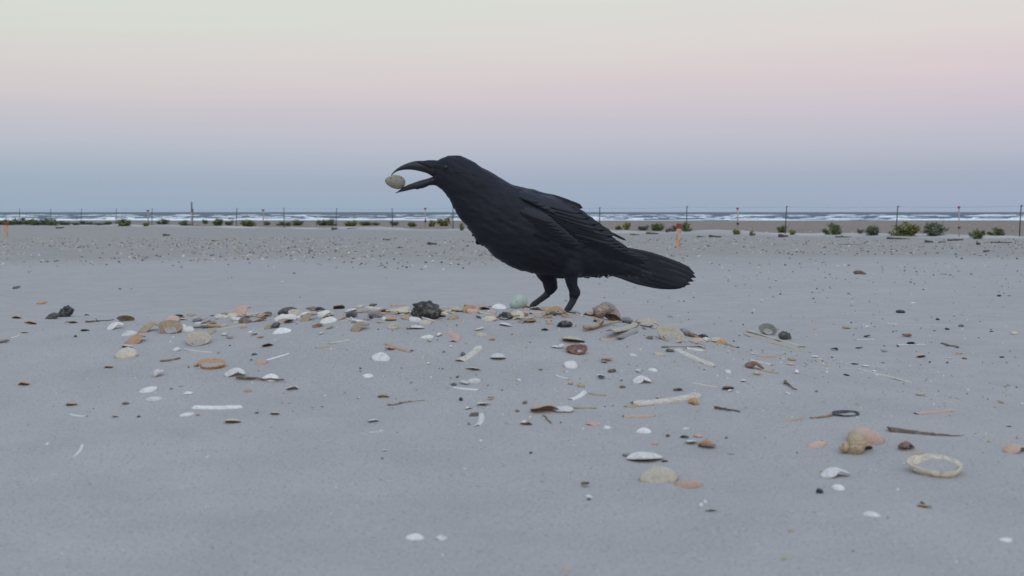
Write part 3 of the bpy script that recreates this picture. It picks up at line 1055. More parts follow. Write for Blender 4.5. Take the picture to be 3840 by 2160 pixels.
P_('frag', 1940, 1543, 18, 'R', h=10); P_('peb', 1990, 1700, 13, 'K', h=8); P_('frag', 1757, 1530, 30, 'W', h=10); P_('frag', 2220, 1588, 50, 'P', h=8)
# foreground left
o = put2('razorw', 718, 1532, 906, 1530, 40, 'W', 'large smooth white razor shell arching out of bare sand')
P_('valve', 874, 1580, 54, 'C', tilt=-22); P_('valve', 700, 1551, 52, 'W', tilt=2); P_('frag', 1031, 1550, 44, 'C', h=6)
put2('razor', 1458, 1522, 1508, 1514, 16, 'B'); put2('twig', 1500, 1514, 1590, 1502, 4, 'T', 'thin pale straw stretching from a brown razor chip')
P_('frag', 1400, 1578, 44, 'W', h=7); put2('razor', 1388, 1624, 1440, 1617, 12, 'W'); P_('frag', 1441, 1690, 20, 'W', h=6); P_('frag', 1437, 1487, 42, 'T', h=12)
P_('valve', 269, 1516, 38, 'T', tilt=-20); put2('razor', 262, 1558, 318, 1564, 12, 'W', 'thin white razor sliver alone on the smooth sand')
put2('razor', 280, 1712, 312, 1672, 12, 'W', 'pale upright shell splinter alone on smooth sand'); P_('frag', 471, 1513, 26, 'B', h=8)
P_('frag', 430, 1562, 24, 'P', h=5); P_('frag', 520, 1563, 16, 'B', h=8); P_('valve', 1557, 2012, 64, 'W', tilt=3); P_('frag', 1655, 2018, 40, 'W', h=5)
P_('frag', 963, 1549, 18, 'B', h=6); P_('frag', 742, 1557, 16, 'O', h=8); P_('frag', 1209, 1525, 14, 'P', h=8)


P_('oyst', 3223, 1024, 44, 'B', h=16, label='brown clump of dried weed alone on the flat sand')
P_('frag', 62, 1080, 28, 'D', h=10); P_('frag', 449, 1086, 10, 'K', h=8); P_('frag', 1103, 1027, 10, 'K', h=7); P_('peb', 3540, 1026, 24, 'P', h=6)
# ---- the litter between them along the crest
for _ in range(185):
    u = random.choice((random.uniform(620, 1350), random.uniform(1300, 2750), random.uniform(1300, 2750)))
    vc = float(np.interp(u, [600, 1000, 1400, 2200, 2500, 2800], [1188, 1172, 1158, 1160, 1185, 1225]))
    v = vc + abs(random.gauss(0, 28)) + 1
    kd = random.choices(('broken', 'razor', 'valve', 'rib', 'bowl', 'oyst'), (5, 4, 2, 1, 1.5, .7))[0]
    c = random.choice('WWWCCCTTPPPBRGOOM' if kd != 'oyst' else 'DKG')
    w = random.uniform(18, 56) * (1.3 if kd == 'razor' else 1)
    put(kd, u, v, w, c, tilt=random.uniform(-18, 34), h=w * (.3 if kd == 'razor' else .5), roll=random.uniform(-14, 14))

# ---- small bits one meets all over the mound and the open sand
def scatter_bits():
    kinds = [('frag', 'W', .34), ('frag', 'C', .14), ('frag', 'T', .12), ('frag', 'P', .12), ('frag', 'O', .07), ('frag', 'B', .1), ('frag', 'D', .11)]
    wts = [k[2] for k in kinds]

    def one(x, y, s, where, c=None):
        kd, cc, _ = random.choices(kinds, wts)[0]
        c = c or cc
        o = link('shell_fragment', random.choice(MF), SM[c], obj_mat=True)
        p = Vector((x, y, float(ground_z(x, y))))
        set_pose(o, p, random.uniform(0, 6.28), random.uniform(-.25, .25), random.uniform(-.2, .2), (s, s * random.uniform(.5, 1), s * random.uniform(.7, 1.5)), -.02 * s)
        lb = 'small %s shell chip %s' % (CN[c], where)
        tag(o, lb, 'shell', lb + ' set')
    n = 0
    while n < 60:            # among the larger shells of the mound
        x = random.gauss(0.08, .42); y = random.gauss(1.5, .22)
        if not (0.95 < y < 1.9) or abs(x / y) > .47 or (x < -.35 and random.random() < .6): continue
        one(x, y, random.uniform(.007, .016), 'among the larger shells of the mound'); n += 1
    n = 0
    while n < 50:            # open sand to the side of the mound
        y = 1.9 + 6.5 * random.random() ** 1.5
        m = random.uniform(.12, .47) if random.random() < .85 else random.uniform(-.47, .12)
        one(m * y, y, random.uniform(.006, .013) * (y / 2.2) ** .75, 'scattered over the open flat sand', random.choice('WWGDDBBTPK')); n += 1
    n = 0
    while n < 55:            # drift of shells before the fence
        y = random.uniform(9.5, 24)
        m = random.uniform(-.47, .47)
        if float(vnoise(m * 9, y * .25, 77)) < -.12: continue
        one(m * y, y, random.uniform(.035, .075) * (y / 14) ** .5, 'in the shelly drift before the fence', random.choice('WWWGDBTPCC')); n += 1


scatter_bits()


def grit(name, label, pts_sizes, cols):
    """uncountable small bits as one mesh with a few materials"""
    V, F, MI = [], [], []
    for (x, y, s) in pts_sizes:
        z = float(ground_z(x, y))
        n = random.choice((4, 5, 6))
        b = len(V)
        ph = random.random() * 6
        tl = random.uniform(-.4, .4)
        hgt = s * random.uniform(.15, .5)
        for j in range(n):
            t = ph + 2 * PI * j / n
            r = s * .5 * random.uniform(.6, 1.1)
            V.append((x + r * math.cos(t), y + r * math.sin(t) * .8, z - s * .06))
        for j in range(n):
            t = ph + 2 * PI * j / n
            r = s * .4 * random.uniform(.5, 1.0)
            V.append((x + r * math.cos(t), y + r * math.sin(t) * .8, z + hgt * (1 + tl * math.cos(t))))
        mi = random.randrange(len(cols))
        for j in range(n):
            k = (j + 1) % n
            F.append((b + j, b + k, b + n + k, b + n + j)); MI.append(mi)
        F.append(tuple(b + n + j for j in range(n))); MI.append(mi)
    me = mesh_pd(name, V, F, smooth=False)
    for c in cols: me.materials.append(SM[c])
    me.polygons.foreach_set('material_index', MI)
    o = link(name, me)
    tag(o, label, 'shell grit', kind='stuff')


pts = []
while len(pts) < 1500:
    x = random.gauss(0.1, .5); y = random.gauss(1.5, .3)
    if .6 < y < 2.1 and (x > -.3 or random.random() < .45): pts.append((x, y, random.uniform(.0012, .0042)))
while len(pts) < 1900:
    y = random.uniform(.55, 2.2); x = random.uniform(-.5, .5) * y
    pts.append((x, y, random.uniform(.0008, .0022)))
grit('shell_grit', 'fine shell grit sprinkled over the mound', pts, 'WCTPCTGB')
pts = []
while len(pts) < 3400:
    y = random.uniform(8.5, 34); m = random.uniform(-.5, .5)
    if y > float(fence_y(m)) - 1: continue
    d = float(vnoise(m * 9, y * .25, 77)) + .5 * float(vnoise(m * 40, y, 78))
    if random.random() > (.5 if m < .05 else .22) + d: continue
    pts.append((m * y, y, random.uniform(.01, .042) * (y / 14) ** .5))
while len(pts) < 4000:
    y = 1.9 + 8 * random.random() ** 1.4
    m = random.uniform(.05, .5) if random.random() < .93 else random.uniform(-.5, .1)
    pts.append((m * y, y, random.uniform(.003, .009) * (y / 3) ** .7))
grit('shell_drift', 'coarse drift of broken shells before the fence', pts, 'WCGTPBDD')
pts = []
while len(pts) < 900:
    y = random.uniform(42, 200); m = random.uniform(-.5, .5)
    if y < float(fence_y(m)) + 1: continue
    pts.append((m * y, y, random.uniform(.05, .14)))
grit('beach_stones', 'scattered dark stones on the damp beach beyond the fence', pts, 'DBGC')


# ------------------------------------------------------------------ the crow
CY = 1.83                                   # distance of the bird
KZ = CY / FPX / 1.9815                      # metres per unit of the side-view drawing
CX0 = 1350.0


def cw(zx, zy, d=0.0):
    """side-view drawing (x right, y down, d depth away from the camera) to world"""
    x = ((1400 + zx / 1.9815) - U0) / FPX * CY
    z = EYE - ((540 + zy / 1.9815) - V0) / FPX * CY
    return Vector((x, CY + d * KZ, z))


def feather_mat():
    m, nt, b = new_mat('black_feather')
    tc = add(nt, 'ShaderNodeTexCoord')
    mp = add(nt, 'ShaderNodeMapping')
    mp.inputs['Rotation'].default_value = (0, math.radians(26), 0)
    mp.inputs['Scale'].default_value = (60, 160, 260)
    nt.links.new(tc.outputs['Object'], mp.inputs[0])
    n = noise(nt, mp.outputs[0], 1.0, 4, 0.65)
    n2 = noise(nt, tc.outputs['Object'], 22.0, 3)
    c = rgb_mix(nt, ramp(nt, n2, .3, .7), (.0080, .0098, .0168), (.0122, .0146, .0238))
    nt.links.new(c, b.inputs['Base Color'])
    b.inputs['Roughness'].default_value = 0.62
    b.inputs['Specular IOR Level'].default_value = 0.30
    b.inputs['Sheen Weight'].default_value = 0.02
    b.inputs['Sheen Tint'].default_value = (.55, .6, .8, 1)
    bump(nt, b, n, 0.35, 0.002)
    return m


def vane_mat():
    m, nt, b = new_mat('black_vane')
    tc = add(nt, 'ShaderNodeTexCoord')
    oi = add(nt, 'ShaderNodeObjectInfo')
    n = noise(nt, tc.outputs['Object'], 90.0, 3, 0.6)
    c = rgb_mix(nt, oi.outputs['Random'], (.0080, .0098, .0168), (.0140, .0165, .0265))
    nt.links.new(c, b.inputs['Base Color'])
    b.inputs['Roughness'].default_value = 0.50
    b.inputs['Specular IOR Level'].default_value = 0.36
    bump(nt, b, n, 0.15, 0.001)
    return m


M_BODY = feather_mat()
M_VANE = vane_mat()
M_BILL = simple_mat('black_horn', (.032, .034, .040), 0.42, (.022, .023, .028), 60, .4, .1)
M_LEG = simple_mat('leg_scales', (.034, .036, .042), 0.5, (.02, .021, .026), 300, .4, .5)
M_EYE = simple_mat('eye_dark', (.012, .008, .006), 0.06, (.012, .008, .006), 10, .5, 0)


def catmull(rows, sub):
    out = []
    n = len(rows)
    A = np.array(rows, float)
    for i in range(n - 1):
        p0, p1, p2, p3 = A[max(i - 1, 0)], A[i], A[i + 1], A[min(i + 2, n - 1)]
        for q in range(sub):
            t = q / sub
            out.append(0.5 * ((2 * p1) + (-p0 + p2) * t + (2 * p0 - 5 * p1 + 4 * p2 - p3) * t * t + (-p0 + 3 * p1 - 3 * p2 + p3) * t ** 3))
    out.append(A[-1])
    return out


def loft(rows, n=28, sub=3, d0=0.0, power=2.0, V=None, F=None):
    """rows: top x, top y, bottom x, bottom y, half width (side-view units)"""
    if V is None: V, F = [], []
    rows = catmull(rows, sub)
    base = len(V)
    for tx, ty, bx, by, hw in rows:
        cx, cy = (tx + bx) / 2, (ty + by) / 2
        ax, ay = (tx - bx) / 2, (ty - by) / 2
        for j in range(n):
            t = 2 * PI * j / n
            c, s = math.cos(t), math.sin(t)
            c2 = math.copysign(abs(c) ** (2 / power), c)
            s2 = math.copysign(abs(s) ** (2 / power), s)
            V.append(cw(cx + ax * c2, cy + ay * c2, d0 + hw * s2))
    m = len(rows)
    for i in range(m - 1):
        for j in range(n):
            k = (j + 1) % n
            F.append((base + i * n + j, base + (i + 1) * n + j, base + (i + 1) * n + k, base + i * n + k))
    F.append(tuple(base + j for j in range(n)))
    F.append(tuple(base + (m - 1) * n + j for j in range(n))[::-1])
    return V, F


def fused(name, V, F, voxel, smooth_it=3):
    """merge overlapping lofts into one continuous skin"""
    me = mesh_pd(name + '_raw', V, F)
    bm = bmesh.new(); bm.from_mesh(me)
    bmesh.ops.recalc_face_normals(bm, faces=bm.faces)
    bm.to_mesh(me); bm.free()
    tmp = bpy.data.objects.new('tmp', me)
    COL.objects.link(tmp)
    md = tmp.modifiers.new('r', 'REMESH'); md.mode = 'VOXEL'; md.voxel_size = voxel
    ms = tmp.modifiers.new('s', 'SMOOTH'); ms.factor = 0.5; ms.iterations = smooth_it
    dg = bpy.context.evaluated_depsgraph_get()
    out = bpy.data.meshes.new_from_object(tmp.evaluated_get(dg))
    out.name = name
    bpy.data.objects.remove(tmp)
    out.polygons.foreach_set('use_smooth', [True] * len(out.polygons))
    return out


def build_crow():
    foot = cw(1440, 1230, 0)
    root = empty('crow', (foot.x, CY, float(ground_z(foot.x, CY))))
    tag(root, 'large black crow standing on the shell mound gripping an egg in its open bill', 'bird')
    inv = Matrix.Translation(-Vector(root.location))

    def child(name, me, m, parent=root):
        o = link(name, me, m, parent)
        return o

    def local(me):
        me.transform(inv)
        return me
    body = [(462, 133, 440, 296, 40), (500, 107, 482, 318, 72), (560, 87, 538, 368, 94), (612, 81, 574, 428, 106), (660, 90, 602, 486, 112),
            (720, 120, 642, 550, 117), (800, 167, 694, 612, 127), (880, 212, 738, 676, 146), (960, 261, 782, 741, 172), (1040, 303, 832, 768, 196),
            (1120, 325, 902, 838, 215), (1210, 342, 992, 897, 227), (1310, 378, 1090, 939, 230), (1400, 417, 1200, 962, 224), (1480, 462, 1320, 984, 208),
            (1565, 528, 1430, 998, 184), (1655, 600, 1530, 990, 150), (1755, 668, 1640, 984, 116), (1855, 745, 1760, 978, 86),
            (1960, 800, 1880, 1000, 62), (2060, 850, 2000, 1030, 44)]
    V, F = loft(body, 32, 3, 0, 2.15)
    # bristle feathers over the root of the bill, and the chin
    loft([(480, 122, 462, 228, 50), (420, 119, 412, 205, 48), (370, 120, 364, 180, 42), (335, 123, 332, 160, 34), (312, 131, 310, 146, 18)], 18, 3, 0, 1.9, V, F)
    loft([(480, 262, 462, 308, 42), (420, 272, 412, 312, 42), (375, 290, 368, 330, 36), (335, 310, 332, 341, 26), (312, 326, 310, 338, 12)], 18, 3, 0, 1.9, V, F)
    # feathered thighs
    loft([(1200, 830, 1400, 830, 80), (1178, 930, 1385, 930, 84), (1218, 985, 1364, 985, 70), (1255, 1040, 1374, 1040, 52), (1270, 1082, 1370, 1085, 42),
          (1276, 1108, 1338, 1122, 30), (1268, 1122, 1310, 1142, 22)], 20, 3, 95, 2, V, F)
    loft([(1370, 840, 1570, 840, 84), (1385, 930, 1550, 930, 84), (1412, 985, 1516, 985, 64), (1432, 1040, 1514, 1040, 47), (1446, 1085, 1536, 1085, 42),
          (1449, 1125, 1526, 1125, 36), (1449, 1152, 1508, 1152, 24)], 20, 3, -95, 2, V, F)
    bme = fused('body', V, F, 0.0023, 3)
    bvh_me = bme.copy()
    bm = bmesh.new(); bm.from_mesh(bvh_me)
    bvh = BVHTree.FromBMesh(bm); bm.free()
    # soft uneven plumage
    co = np.empty(len(bme.vertices) * 3); bme.vertices.foreach_get('co', co)
    co = co.reshape(-1, 3)
    no = np.empty(len(bme.vertices) * 3); bme.vertices.foreach_get('normal', no)
    no = no.reshape(-1, 3)
    q = (co[:, 0] * .9 - co[:, 2] * .45)
    p = (co[:, 0] * .45 + co[:, 2] * .9)
    dsp = .0016 * vnoise(q * 60, p * 160, 51) + .0012 * vnoise(q * 110, p * 330 + co[:, 1] * 130, 52)
    co += no * dsp[:, None]
    bme.vertices.foreach_set('co', co.ravel())
    bme.update()
    child('body', local(bme), M_BODY)

    # bill
    up = [(470, 130, 452, 246, 42), (450, 126, 440, 242, 46), (400, 124, 396, 217, 43), (340, 124, 336, 201, 37), (305, 127, 300, 194, 33), (262, 139, 258, 191, 28),
          (215, 158, 214, 194, 21), (178, 181, 180, 202, 14), (152, 204, 158, 214, 8), (137, 222, 142, 228, 5), (131, 234, 134, 236, 2)]
    V, F = loft(up, 18, 3, 0, 1.7)
    child('upper_bill', local(mesh_pd('upper_bill', V, F)), M_BILL)
    lo = [(470, 246, 450, 300, 38), (440, 244, 425, 302, 42), (400, 257, 392, 318, 39), (350, 270, 342, 331, 34), (300, 287, 294, 337, 28),
          (250, 306, 250, 347, 21), (215, 326, 218, 354, 15), (190, 345, 192, 359, 9), (165, 364, 166, 368, 3)]
    V, F = loft(lo, 18, 3, 0, 1.8)
    child('lower_bill', local(mesh_pd('lower_bill', V, F)), M_BILL)
    # eyes
    for s in (-1, 1):
        hit = bvh.ray_cast(cw(545, 178, s * 400), Vector((0, -s, 0)))
        c = hit[0] if hit[0] else cw(545, 178, s * 90)
        bm = bmesh.new()
        bmesh.ops.create_uvsphere(bm, u_segments=16, v_segments=10, radius=.0042)
        for v in bm.verts: v.co = v.co + c + Vector((0, -s * .0 + s * -.0008, 0))
        me = bpy.data.meshes.new('eye'); bm.to_mesh(me); bm.free()
        me.polygons.foreach_set('use_smooth', [True] * len(me.polygons))
        child('eye', local(me), M_EYE)

    # legs: scaly tarsus with four toes on the sand
    def leg(pts, d0):
        V, F = [], []
        P = [cw(a, b, d0) for a, b, r in pts]
        R = [r * KZ for a, b, r in pts]
        ank = P[-1]
        gz = float(ground_z(ank.x, ank.y)) + .004
        P.append(Vector((ank.x - .002, ank.y, gz + .004))); R.append(R[-1] * 1.1)
        tube(P, R, 12, V, F)
        o = Vector((ank.x - .002, ank.y, gz))
        for ang, ln in ((180, .048), (150, .040), (212, .038), (5, .036)):
            dr = Vector((math.cos(math.radians(ang)), math.sin(math.radians(ang)), 0))
            pp = [o + Vector((0, 0, .005))]
            for f, up_ in ((.3, .0055), (.62, .0045), (.86, .004), (1.0, .003), (1.22, .0005)):
                q = o + dr * ln * f
                q.z = float(ground_z(q.x, q.y)) + up_
                pp.append(q)
            tube(pp, [.0050, .0046, .0040, .0034, .0026, .0006], 8, V, F)
        child('leg', local(fused('leg', V, F, 0.0011, 2)), M_LEG)
    leg([(1300, 1118, 30), (1276, 1140, 25), (1232, 1172, 22), (1196, 1198, 23), (1184, 1210, 24)], 95)
    leg([(1482, 1135, 32), (1477, 1160, 27), (1456, 1196, 25), (1436, 1228, 25), (1432, 1236, 25)], -95)

    # feathers: cambered blades laid over the body surface
    def blade(name, b, t, w, db, dt, off, side, parent, curve=0.0, n=10, tipr=.55, camber=.008):
        V, F = [], []
        b = np.array(b, float); t = np.array(t, float)
        d = t - b
        ln = np.hypot(*d)
        nrm = np.array((-d[1], d[0])) / ln
        for i in range(n + 1):
            f = i / n
            c = b + d * f + nrm * curve * ln * math.sin(PI * f)
            wf = min(1.0, .55 + 1.2 * f) * (1 - max(0, (f - tipr) / (1 - tipr)) ** 2.6) ** .5 if f < 1 else 0.06
            for a in (-1, -.5, 0, .5, 1):
                px, py = c + nrm * a * w * .5 * wf
                dl = db + (dt - db) * f
                wpt = cw(px, py, 0)
                h = bvh.ray_cast(Vector((wpt.x, CY + side * .3, wpt.z)), Vector((0, -side, 0)))
                dd = dl
                if h[0] is not None:
                    dd = max(abs(dl), abs(h[0].y - CY) / KZ)
                ease = min(1.0, f * 2.2)
                dd = dd - 7 * (1 - ease) + (off + (1 - a * a) * w * camber + f * 3.0 * (camber > 0)) * ease
                V.append(cw(px, py, side * dd))
        N = len(V)
        V += [v + Vector((0, -side * .0006, 0)) for v in V]
        for i in range(n):
            for a in range(4):
                q = i * 5 + a
                F.append((q, q + 1, q + 6, q + 5))
                F.append((N + q, N + q + 5, N + q + 6, N + q + 1))
            for a, fl in ((0, 0), (4, 1)):
                q = i * 5 + a
                qd = (q, q + 5, N + q + 5, N + q)
                F.append(qd if not fl else qd[::-1])
        return child(name, local(mesh_pd(name, V, F)), M_VANE, parent)

    for side in (-1, 1):
        far = side == 1
        ox, oy = (0, 0)
        wing = blade('wing', (1010, 470), (1640, 720), 230, 0, 60, 1.5, side, root, .02, 16, .5, 0.0)
        for i in range(9):       # primaries
            blade('primary_feather', (1330 + 14 * i, 610 + 19 * i), (1770 + 58 * i, 742 + 24 * i), 62, 60, 28 + 3 * (8 - i), 2 + .9 * (8 - i), side, wing, -.02)
        for i in range(8):       # secondaries
            blade('secondary_feather', (1180 + 22 * i, 470 + 27 * i), (1660 + 34 * i, 628 + 22 * i), 74, 60, 62, 7 + 1.0 * (7 - i), side, wing, -.025)
        tips = [(1548, 506), (1602, 548), (1662, 592), (1722, 634), (1786, 678)]
        for i in range(5):       # tertials
            blade('tertial_feather', (1130 + 26 * i, 392 + 30 * i), tips[i], 86, 60, 60, 17 - 1.0 * i, side, wing, -.02)
        for i in range(7):       # greater coverts
            blade('covert_feather', (1050 + 22 * i, 470 + 27 * i), (1330 + 32 * i, 578 + 27 * i), 72, 40, 40, 15 - 1.6 * i, side, wing, -.02)
        for i in range(6):       # scapulars
            blade('scapular_feather', (1060 + 36 * i, 362 + 14 * i), (1235 + 44 * i, 425 + 27 * i), 76, 30, 30, 15 - 1.0 * i, side, wing, -.02)
    # far wing's tertials show above the back
    fw = blade('raised_feather', (1290, 388), (1560, 476), 44, 60, 46, 6, 1, root, -.02, 10, .8)
    blade('raised_feather', (1240, 368), (1500, 450), 40, 60, 50, 8, 1, root, -.02, 10, .8)
    blade('raised_feather', (1720, 640), (1884, 718), 20, 20, 20, 6, 1, root, 0.0, 8, .4)

    # tail: twelve narrow overlapping feathers
    tail_rows = [(1800, 730, 1740, 972, 70), (1900, 785, 1850, 1004, 48), (2000, 830, 1970, 1044, 36), (2110, 872, 2090, 1072, 24), (2220, 906, 2200, 1081, 15),
                 (2300, 930, 2285, 1073, 10), (2352, 956, 2335, 1045, 6)]
    V, F = loft(tail_rows, 16, 2, 0, 2)
    tail = child('tail', local(mesh_pd('tail', V, F)), M_BODY)
    ends = [(2384, 962), (2393, 990), (2376, 1018), (2350, 1042), (2312, 1060), (2262, 1062), (2196, 1058)]
    for side in (-1, 1):
        for i, e in enumerate(ends):
            f = i / 6
            blade('tail_feather', (1830 - 30 * f, 778 + 190 * f), e, 66 - 8 * f, 50, 10 + (3 * i if side < 0 else 2 * i), 4 + 1.5 * (6 - i), side, tail, -.015 + .05 * (f - .3), 10, .8)
    # ragged loose feathers on breast, vent and throat
    rd = random.Random(5)
    V, F = [], []

    def tuft(x, y, ang, ln, w, d):
        a = math.radians(ang)
        b = len(V)
        dx, dy = math.cos(a), math.sin(a)
        for f, ww in ((-.6, .7), (0, 1), (.6, .6), (1, .05)):
            for s in (-1, 1):
                V.append(cw(x + dx * ln * f - dy * w * ww * s, y + dy * ln * f + dx * w * ww * s, d))
        for i in range(3):
            F.append((b + 2 * i, b + 2 * i + 1, b + 2 * i + 3, b + 2 * i + 2))
    for x in range(1500, 1770, 16):
        yb = 1000 - (x - 1500) * .06
        tuft(x, yb - rd.uniform(4, 12), rd.uniform(12, 45), rd.uniform(14, 30), rd.uniform(5, 8), rd.uniform(-60, 60))
    for _ in range(26):
        t = rd.random()
        x = 700 + 480 * t; yb = np.interp(x, [700, 782, 832, 902, 992, 1090, 1200], [620, 741, 768, 838, 897, 939, 962])
        tuft(x, yb - 5, rd.uniform(20, 45), rd.uniform(10, 18), rd.uniform(6, 9), rd.uniform(-50, 50))
    for _ in range(14):
        x = rd.uniform(320, 430); tuft(x, np.interp(x, [320, 430], [330, 300]), rd.uniform(140, 175), rd.uniform(12, 22), 3, rd.uniform(-25, 25))
    for _ in range(16):
        t = rd.random(); tuft(768 + 22 * rd.random(), 728 + 8 * rd.random(), rd.uniform(35, 70), 20, 8, rd.uniform(-70, 70))
    for _ in range(12):
        x = rd.uniform(1350, 1420); tuft(x, 990, rd.uniform(20, 70), rd.uniform(12, 20), 6, rd.uniform(-60, 60))
    o = child('loose_plumage', local(mesh_pd('loose_plumage', V, F)), M_BODY)
    tag(o, kind='stuff')


build_crow()


def egg_mat(name, a, b2, spot, sc):
    m, nt, b = new_mat(name)
    tc = add(nt, 'ShaderNodeTexCoord')
    n1 = noise(nt, tc.outputs['Object'], 60, 3)
    n2 = noise(nt, tc.outputs['Object'], sc, 3, .6)
    n3 = noise(nt, tc.outputs['Object'], sc * 2.6, 2, .6)
    c = rgb_mix(nt, ramp(nt, n1, .3, .7), a, b2)
    c = rgb_mix(nt, ramp(nt, n2, .60, .66), c, spot)
    c = rgb_mix(nt, ramp(nt, n3, .66, .70), c, tuple(v * .45 for v in spot))
    nt.links.new(c, b.inputs['Base Color'])
    b.inputs['Roughness'].default_value = .6
    return m


def make_egg(name, a, bb, mat):
    V, F = [], []
    n, k = 18, 24
    for i in range(1, n):
        t = PI * i / n
        x = -a * math.cos(t)
        r = bb * math.sin(t) * (1 + .20 * (-math.cos(t)))
        for j in range(k):
            V.append((x, r * math.cos(2 * PI * j / k), r * math.sin(2 * PI * j / k)))
    V += [(-a, 0, 0), (a, 0, 0)]
    for i in range(n - 2):
        for j in range(k):
            q = (j + 1) % k
            F.append((i * k + j, i * k + q, (i + 1) * k + q, (i + 1) * k + j))
    e = len(V) - 2
    for j in range(k):
        q = (j + 1) % k
        F.append((e, q, j)); F.append((e + 1, (n - 2) * k + j, (n - 2) * k + q))
    return link(name, mesh_pd(name, V, F), mat)


e = make_egg('egg', 77 * KZ, 51 * KZ, egg_mat('buff_egg', (.31, .285, .215), (.25, .228, .175), (.10, .08, .055), 190))
e.location = cw(162, 281, 0)
e.rotation_euler = (0, math.radians(9), 0)
tag(e, 'speckled buff egg held in the open bill of the crow', 'egg')
p = pick(1943, 1156)
e = make_egg('egg', 37 * p.y / FPX, 29 * p.y / FPX, egg_mat('green_egg', (.42, .49, .42), (.36, .43, .38), (.22, .25, .21), 260))
e.location = (p.x, p.y, float(ground_z(p.x, p.y)) + 22 * p.y / FPX)
e.rotation_euler = (.2, math.radians(-18), .6)
tag(e, 'pale green mottled egg lying among shells near the crow foot', 'egg')


# ------------------------------------------------------------------ fence, poles and stakes
M_POST = simple_mat('weathered_post', (.085, .082, .085), .85, (.05, .05, .055), 12)
M_WIRE = simple_mat('fence_wire', (.16, .16, .17), .5, (.12, .12, .13), 5)
M_PALE = simple_mat('pale_pole', (.42, .40, .38), .8, (.30, .28, .27), 10)
M_RED = simple_mat('red_paint', (.30, .06, .05), .7, (.22, .05, .045), 30)
M_LATH = simple_mat('peeling_orange_lath', (.66, .48, .36), .8, (.50, .31, .20), 40)
M_DARK = simple_mat('dark_band', (.05, .04, .04), .8, (.03, .03, .03), 30)


def fence_pt(k):
    return FK * (-.448 + .0413 * k), FK * (1 - .0338 * k)


def build_fence():
    x0, y0 = fence_pt(8)
    root = empty('post_fence', (x0, y0, float(ground_z(x0, y0))))
    tag(root, 'low fence of thin dark posts and wires across the beach', 'fence')
    inv = Matrix.Translation(-Vector(root.location))
    tops = []
    rd = random.Random(3)
    for k in range(-3, 19):
        x, y = fence_pt(k)
        x += rd.uniform(-.08, .08)
        z = float(ground_z(x, y))
        h = EYE + .22 + rd.uniform(-.03, .04) - z
        lx = rd.uniform(-.05, .05) if k < 14 else .07
        pts = [(x, y, z - .25), (x + lx * .4, y, z + h * .4), (x + lx, y, z + h)]
        V, F = tube(pts, [.024, .021, .019], 8)
        # staple knob near the head
        tube([(x + lx, y - .03, z + h * .97), (x + lx + .05, y - .035, z + h * .985)], [.012, .012], 5, V, F)
        me = mesh_pd('post', V, F); me.transform(inv)
        link('post', me, M_POST, root)
        tops.append((Vector((x + lx * .97, y - .03, z + h * .96)), Vector((x + lx * .5, y - .03, z + h * .5))))
    for lv, r in ((0, .0035), (1, .0025)):
        for a, b in zip(tops[:-1], tops[1:]):
            mid = (a[lv] + b[lv]) / 2 - Vector((0, 0, .035))
            V, F = tube([a[lv], mid, b[lv]], [r] * 3, 5)
            me = mesh_pd('wire', V, F); me.transform(inv)
            link('wire', me, M_WIRE, root)


build_fence()


def marker_pole(u, vt, vb, w, label, band=True):
    p = pick(u, vb)
    D = p.y
    h = (vb - vt) * D / FPX
    root = empty('marker_pole', p)
    tag(root, label, 'pole', 'red topped marker poles along the fence')
    r = w * D / FPX / 2
    V, F = tube([(0, 0, -.2), (r * .3, 0, h * .5), (0, 0, h)], [r, r, r * .9], 8)
    link('pole', mesh_pd('pole', V, F), M_PALE, root)
    # red triangular head
    s = 9 * D / FPX
    V = [(-s * .6, -.02, h + s * .5), (s * .6, -.02, h + s * .5), (s * .1, -.02, h - s * .7), (-s * .25, -.02, h - s * .5)]
    V += [(x, .02, z) for x, y, z in V]
    F = [(0, 3, 2, 1), (4, 5, 6, 7), (0, 1, 5, 4), (1, 2, 6, 5), (2, 3, 7, 6), (3, 0, 4, 7)]
    link('red_head', mesh_pd('red_head', V, F, False), M_RED, root)
    if band:
        V, F = tube([(r * .2, 0, h * .28), (r * .2, 0, h * .28 + 7 * D / FPX)], [r * 1.9, r * 1.9], 8)
        link('dark_band', mesh_pd('dark_band', V, F), M_DARK, root)


marker_pole(1595, 784, 852, 4, 'thin pale marker pole with red head just in front of the crow breast')
marker_pole(2766, 783, 866, 5, 'pale marker pole with red head between two fence posts and low bushes')
marker_pole(3596, 778, 888, 5, 'tall pale marker pole with red head and dark band past the bushy plants')
marker_pole(987, 790, 842, 4, 'faint distant marker pole with red head behind the fence, beside a bird flock', False)
marker_pole(555, 792, 838, 4, 'faint distant marker pole with small red head before the surf', False)


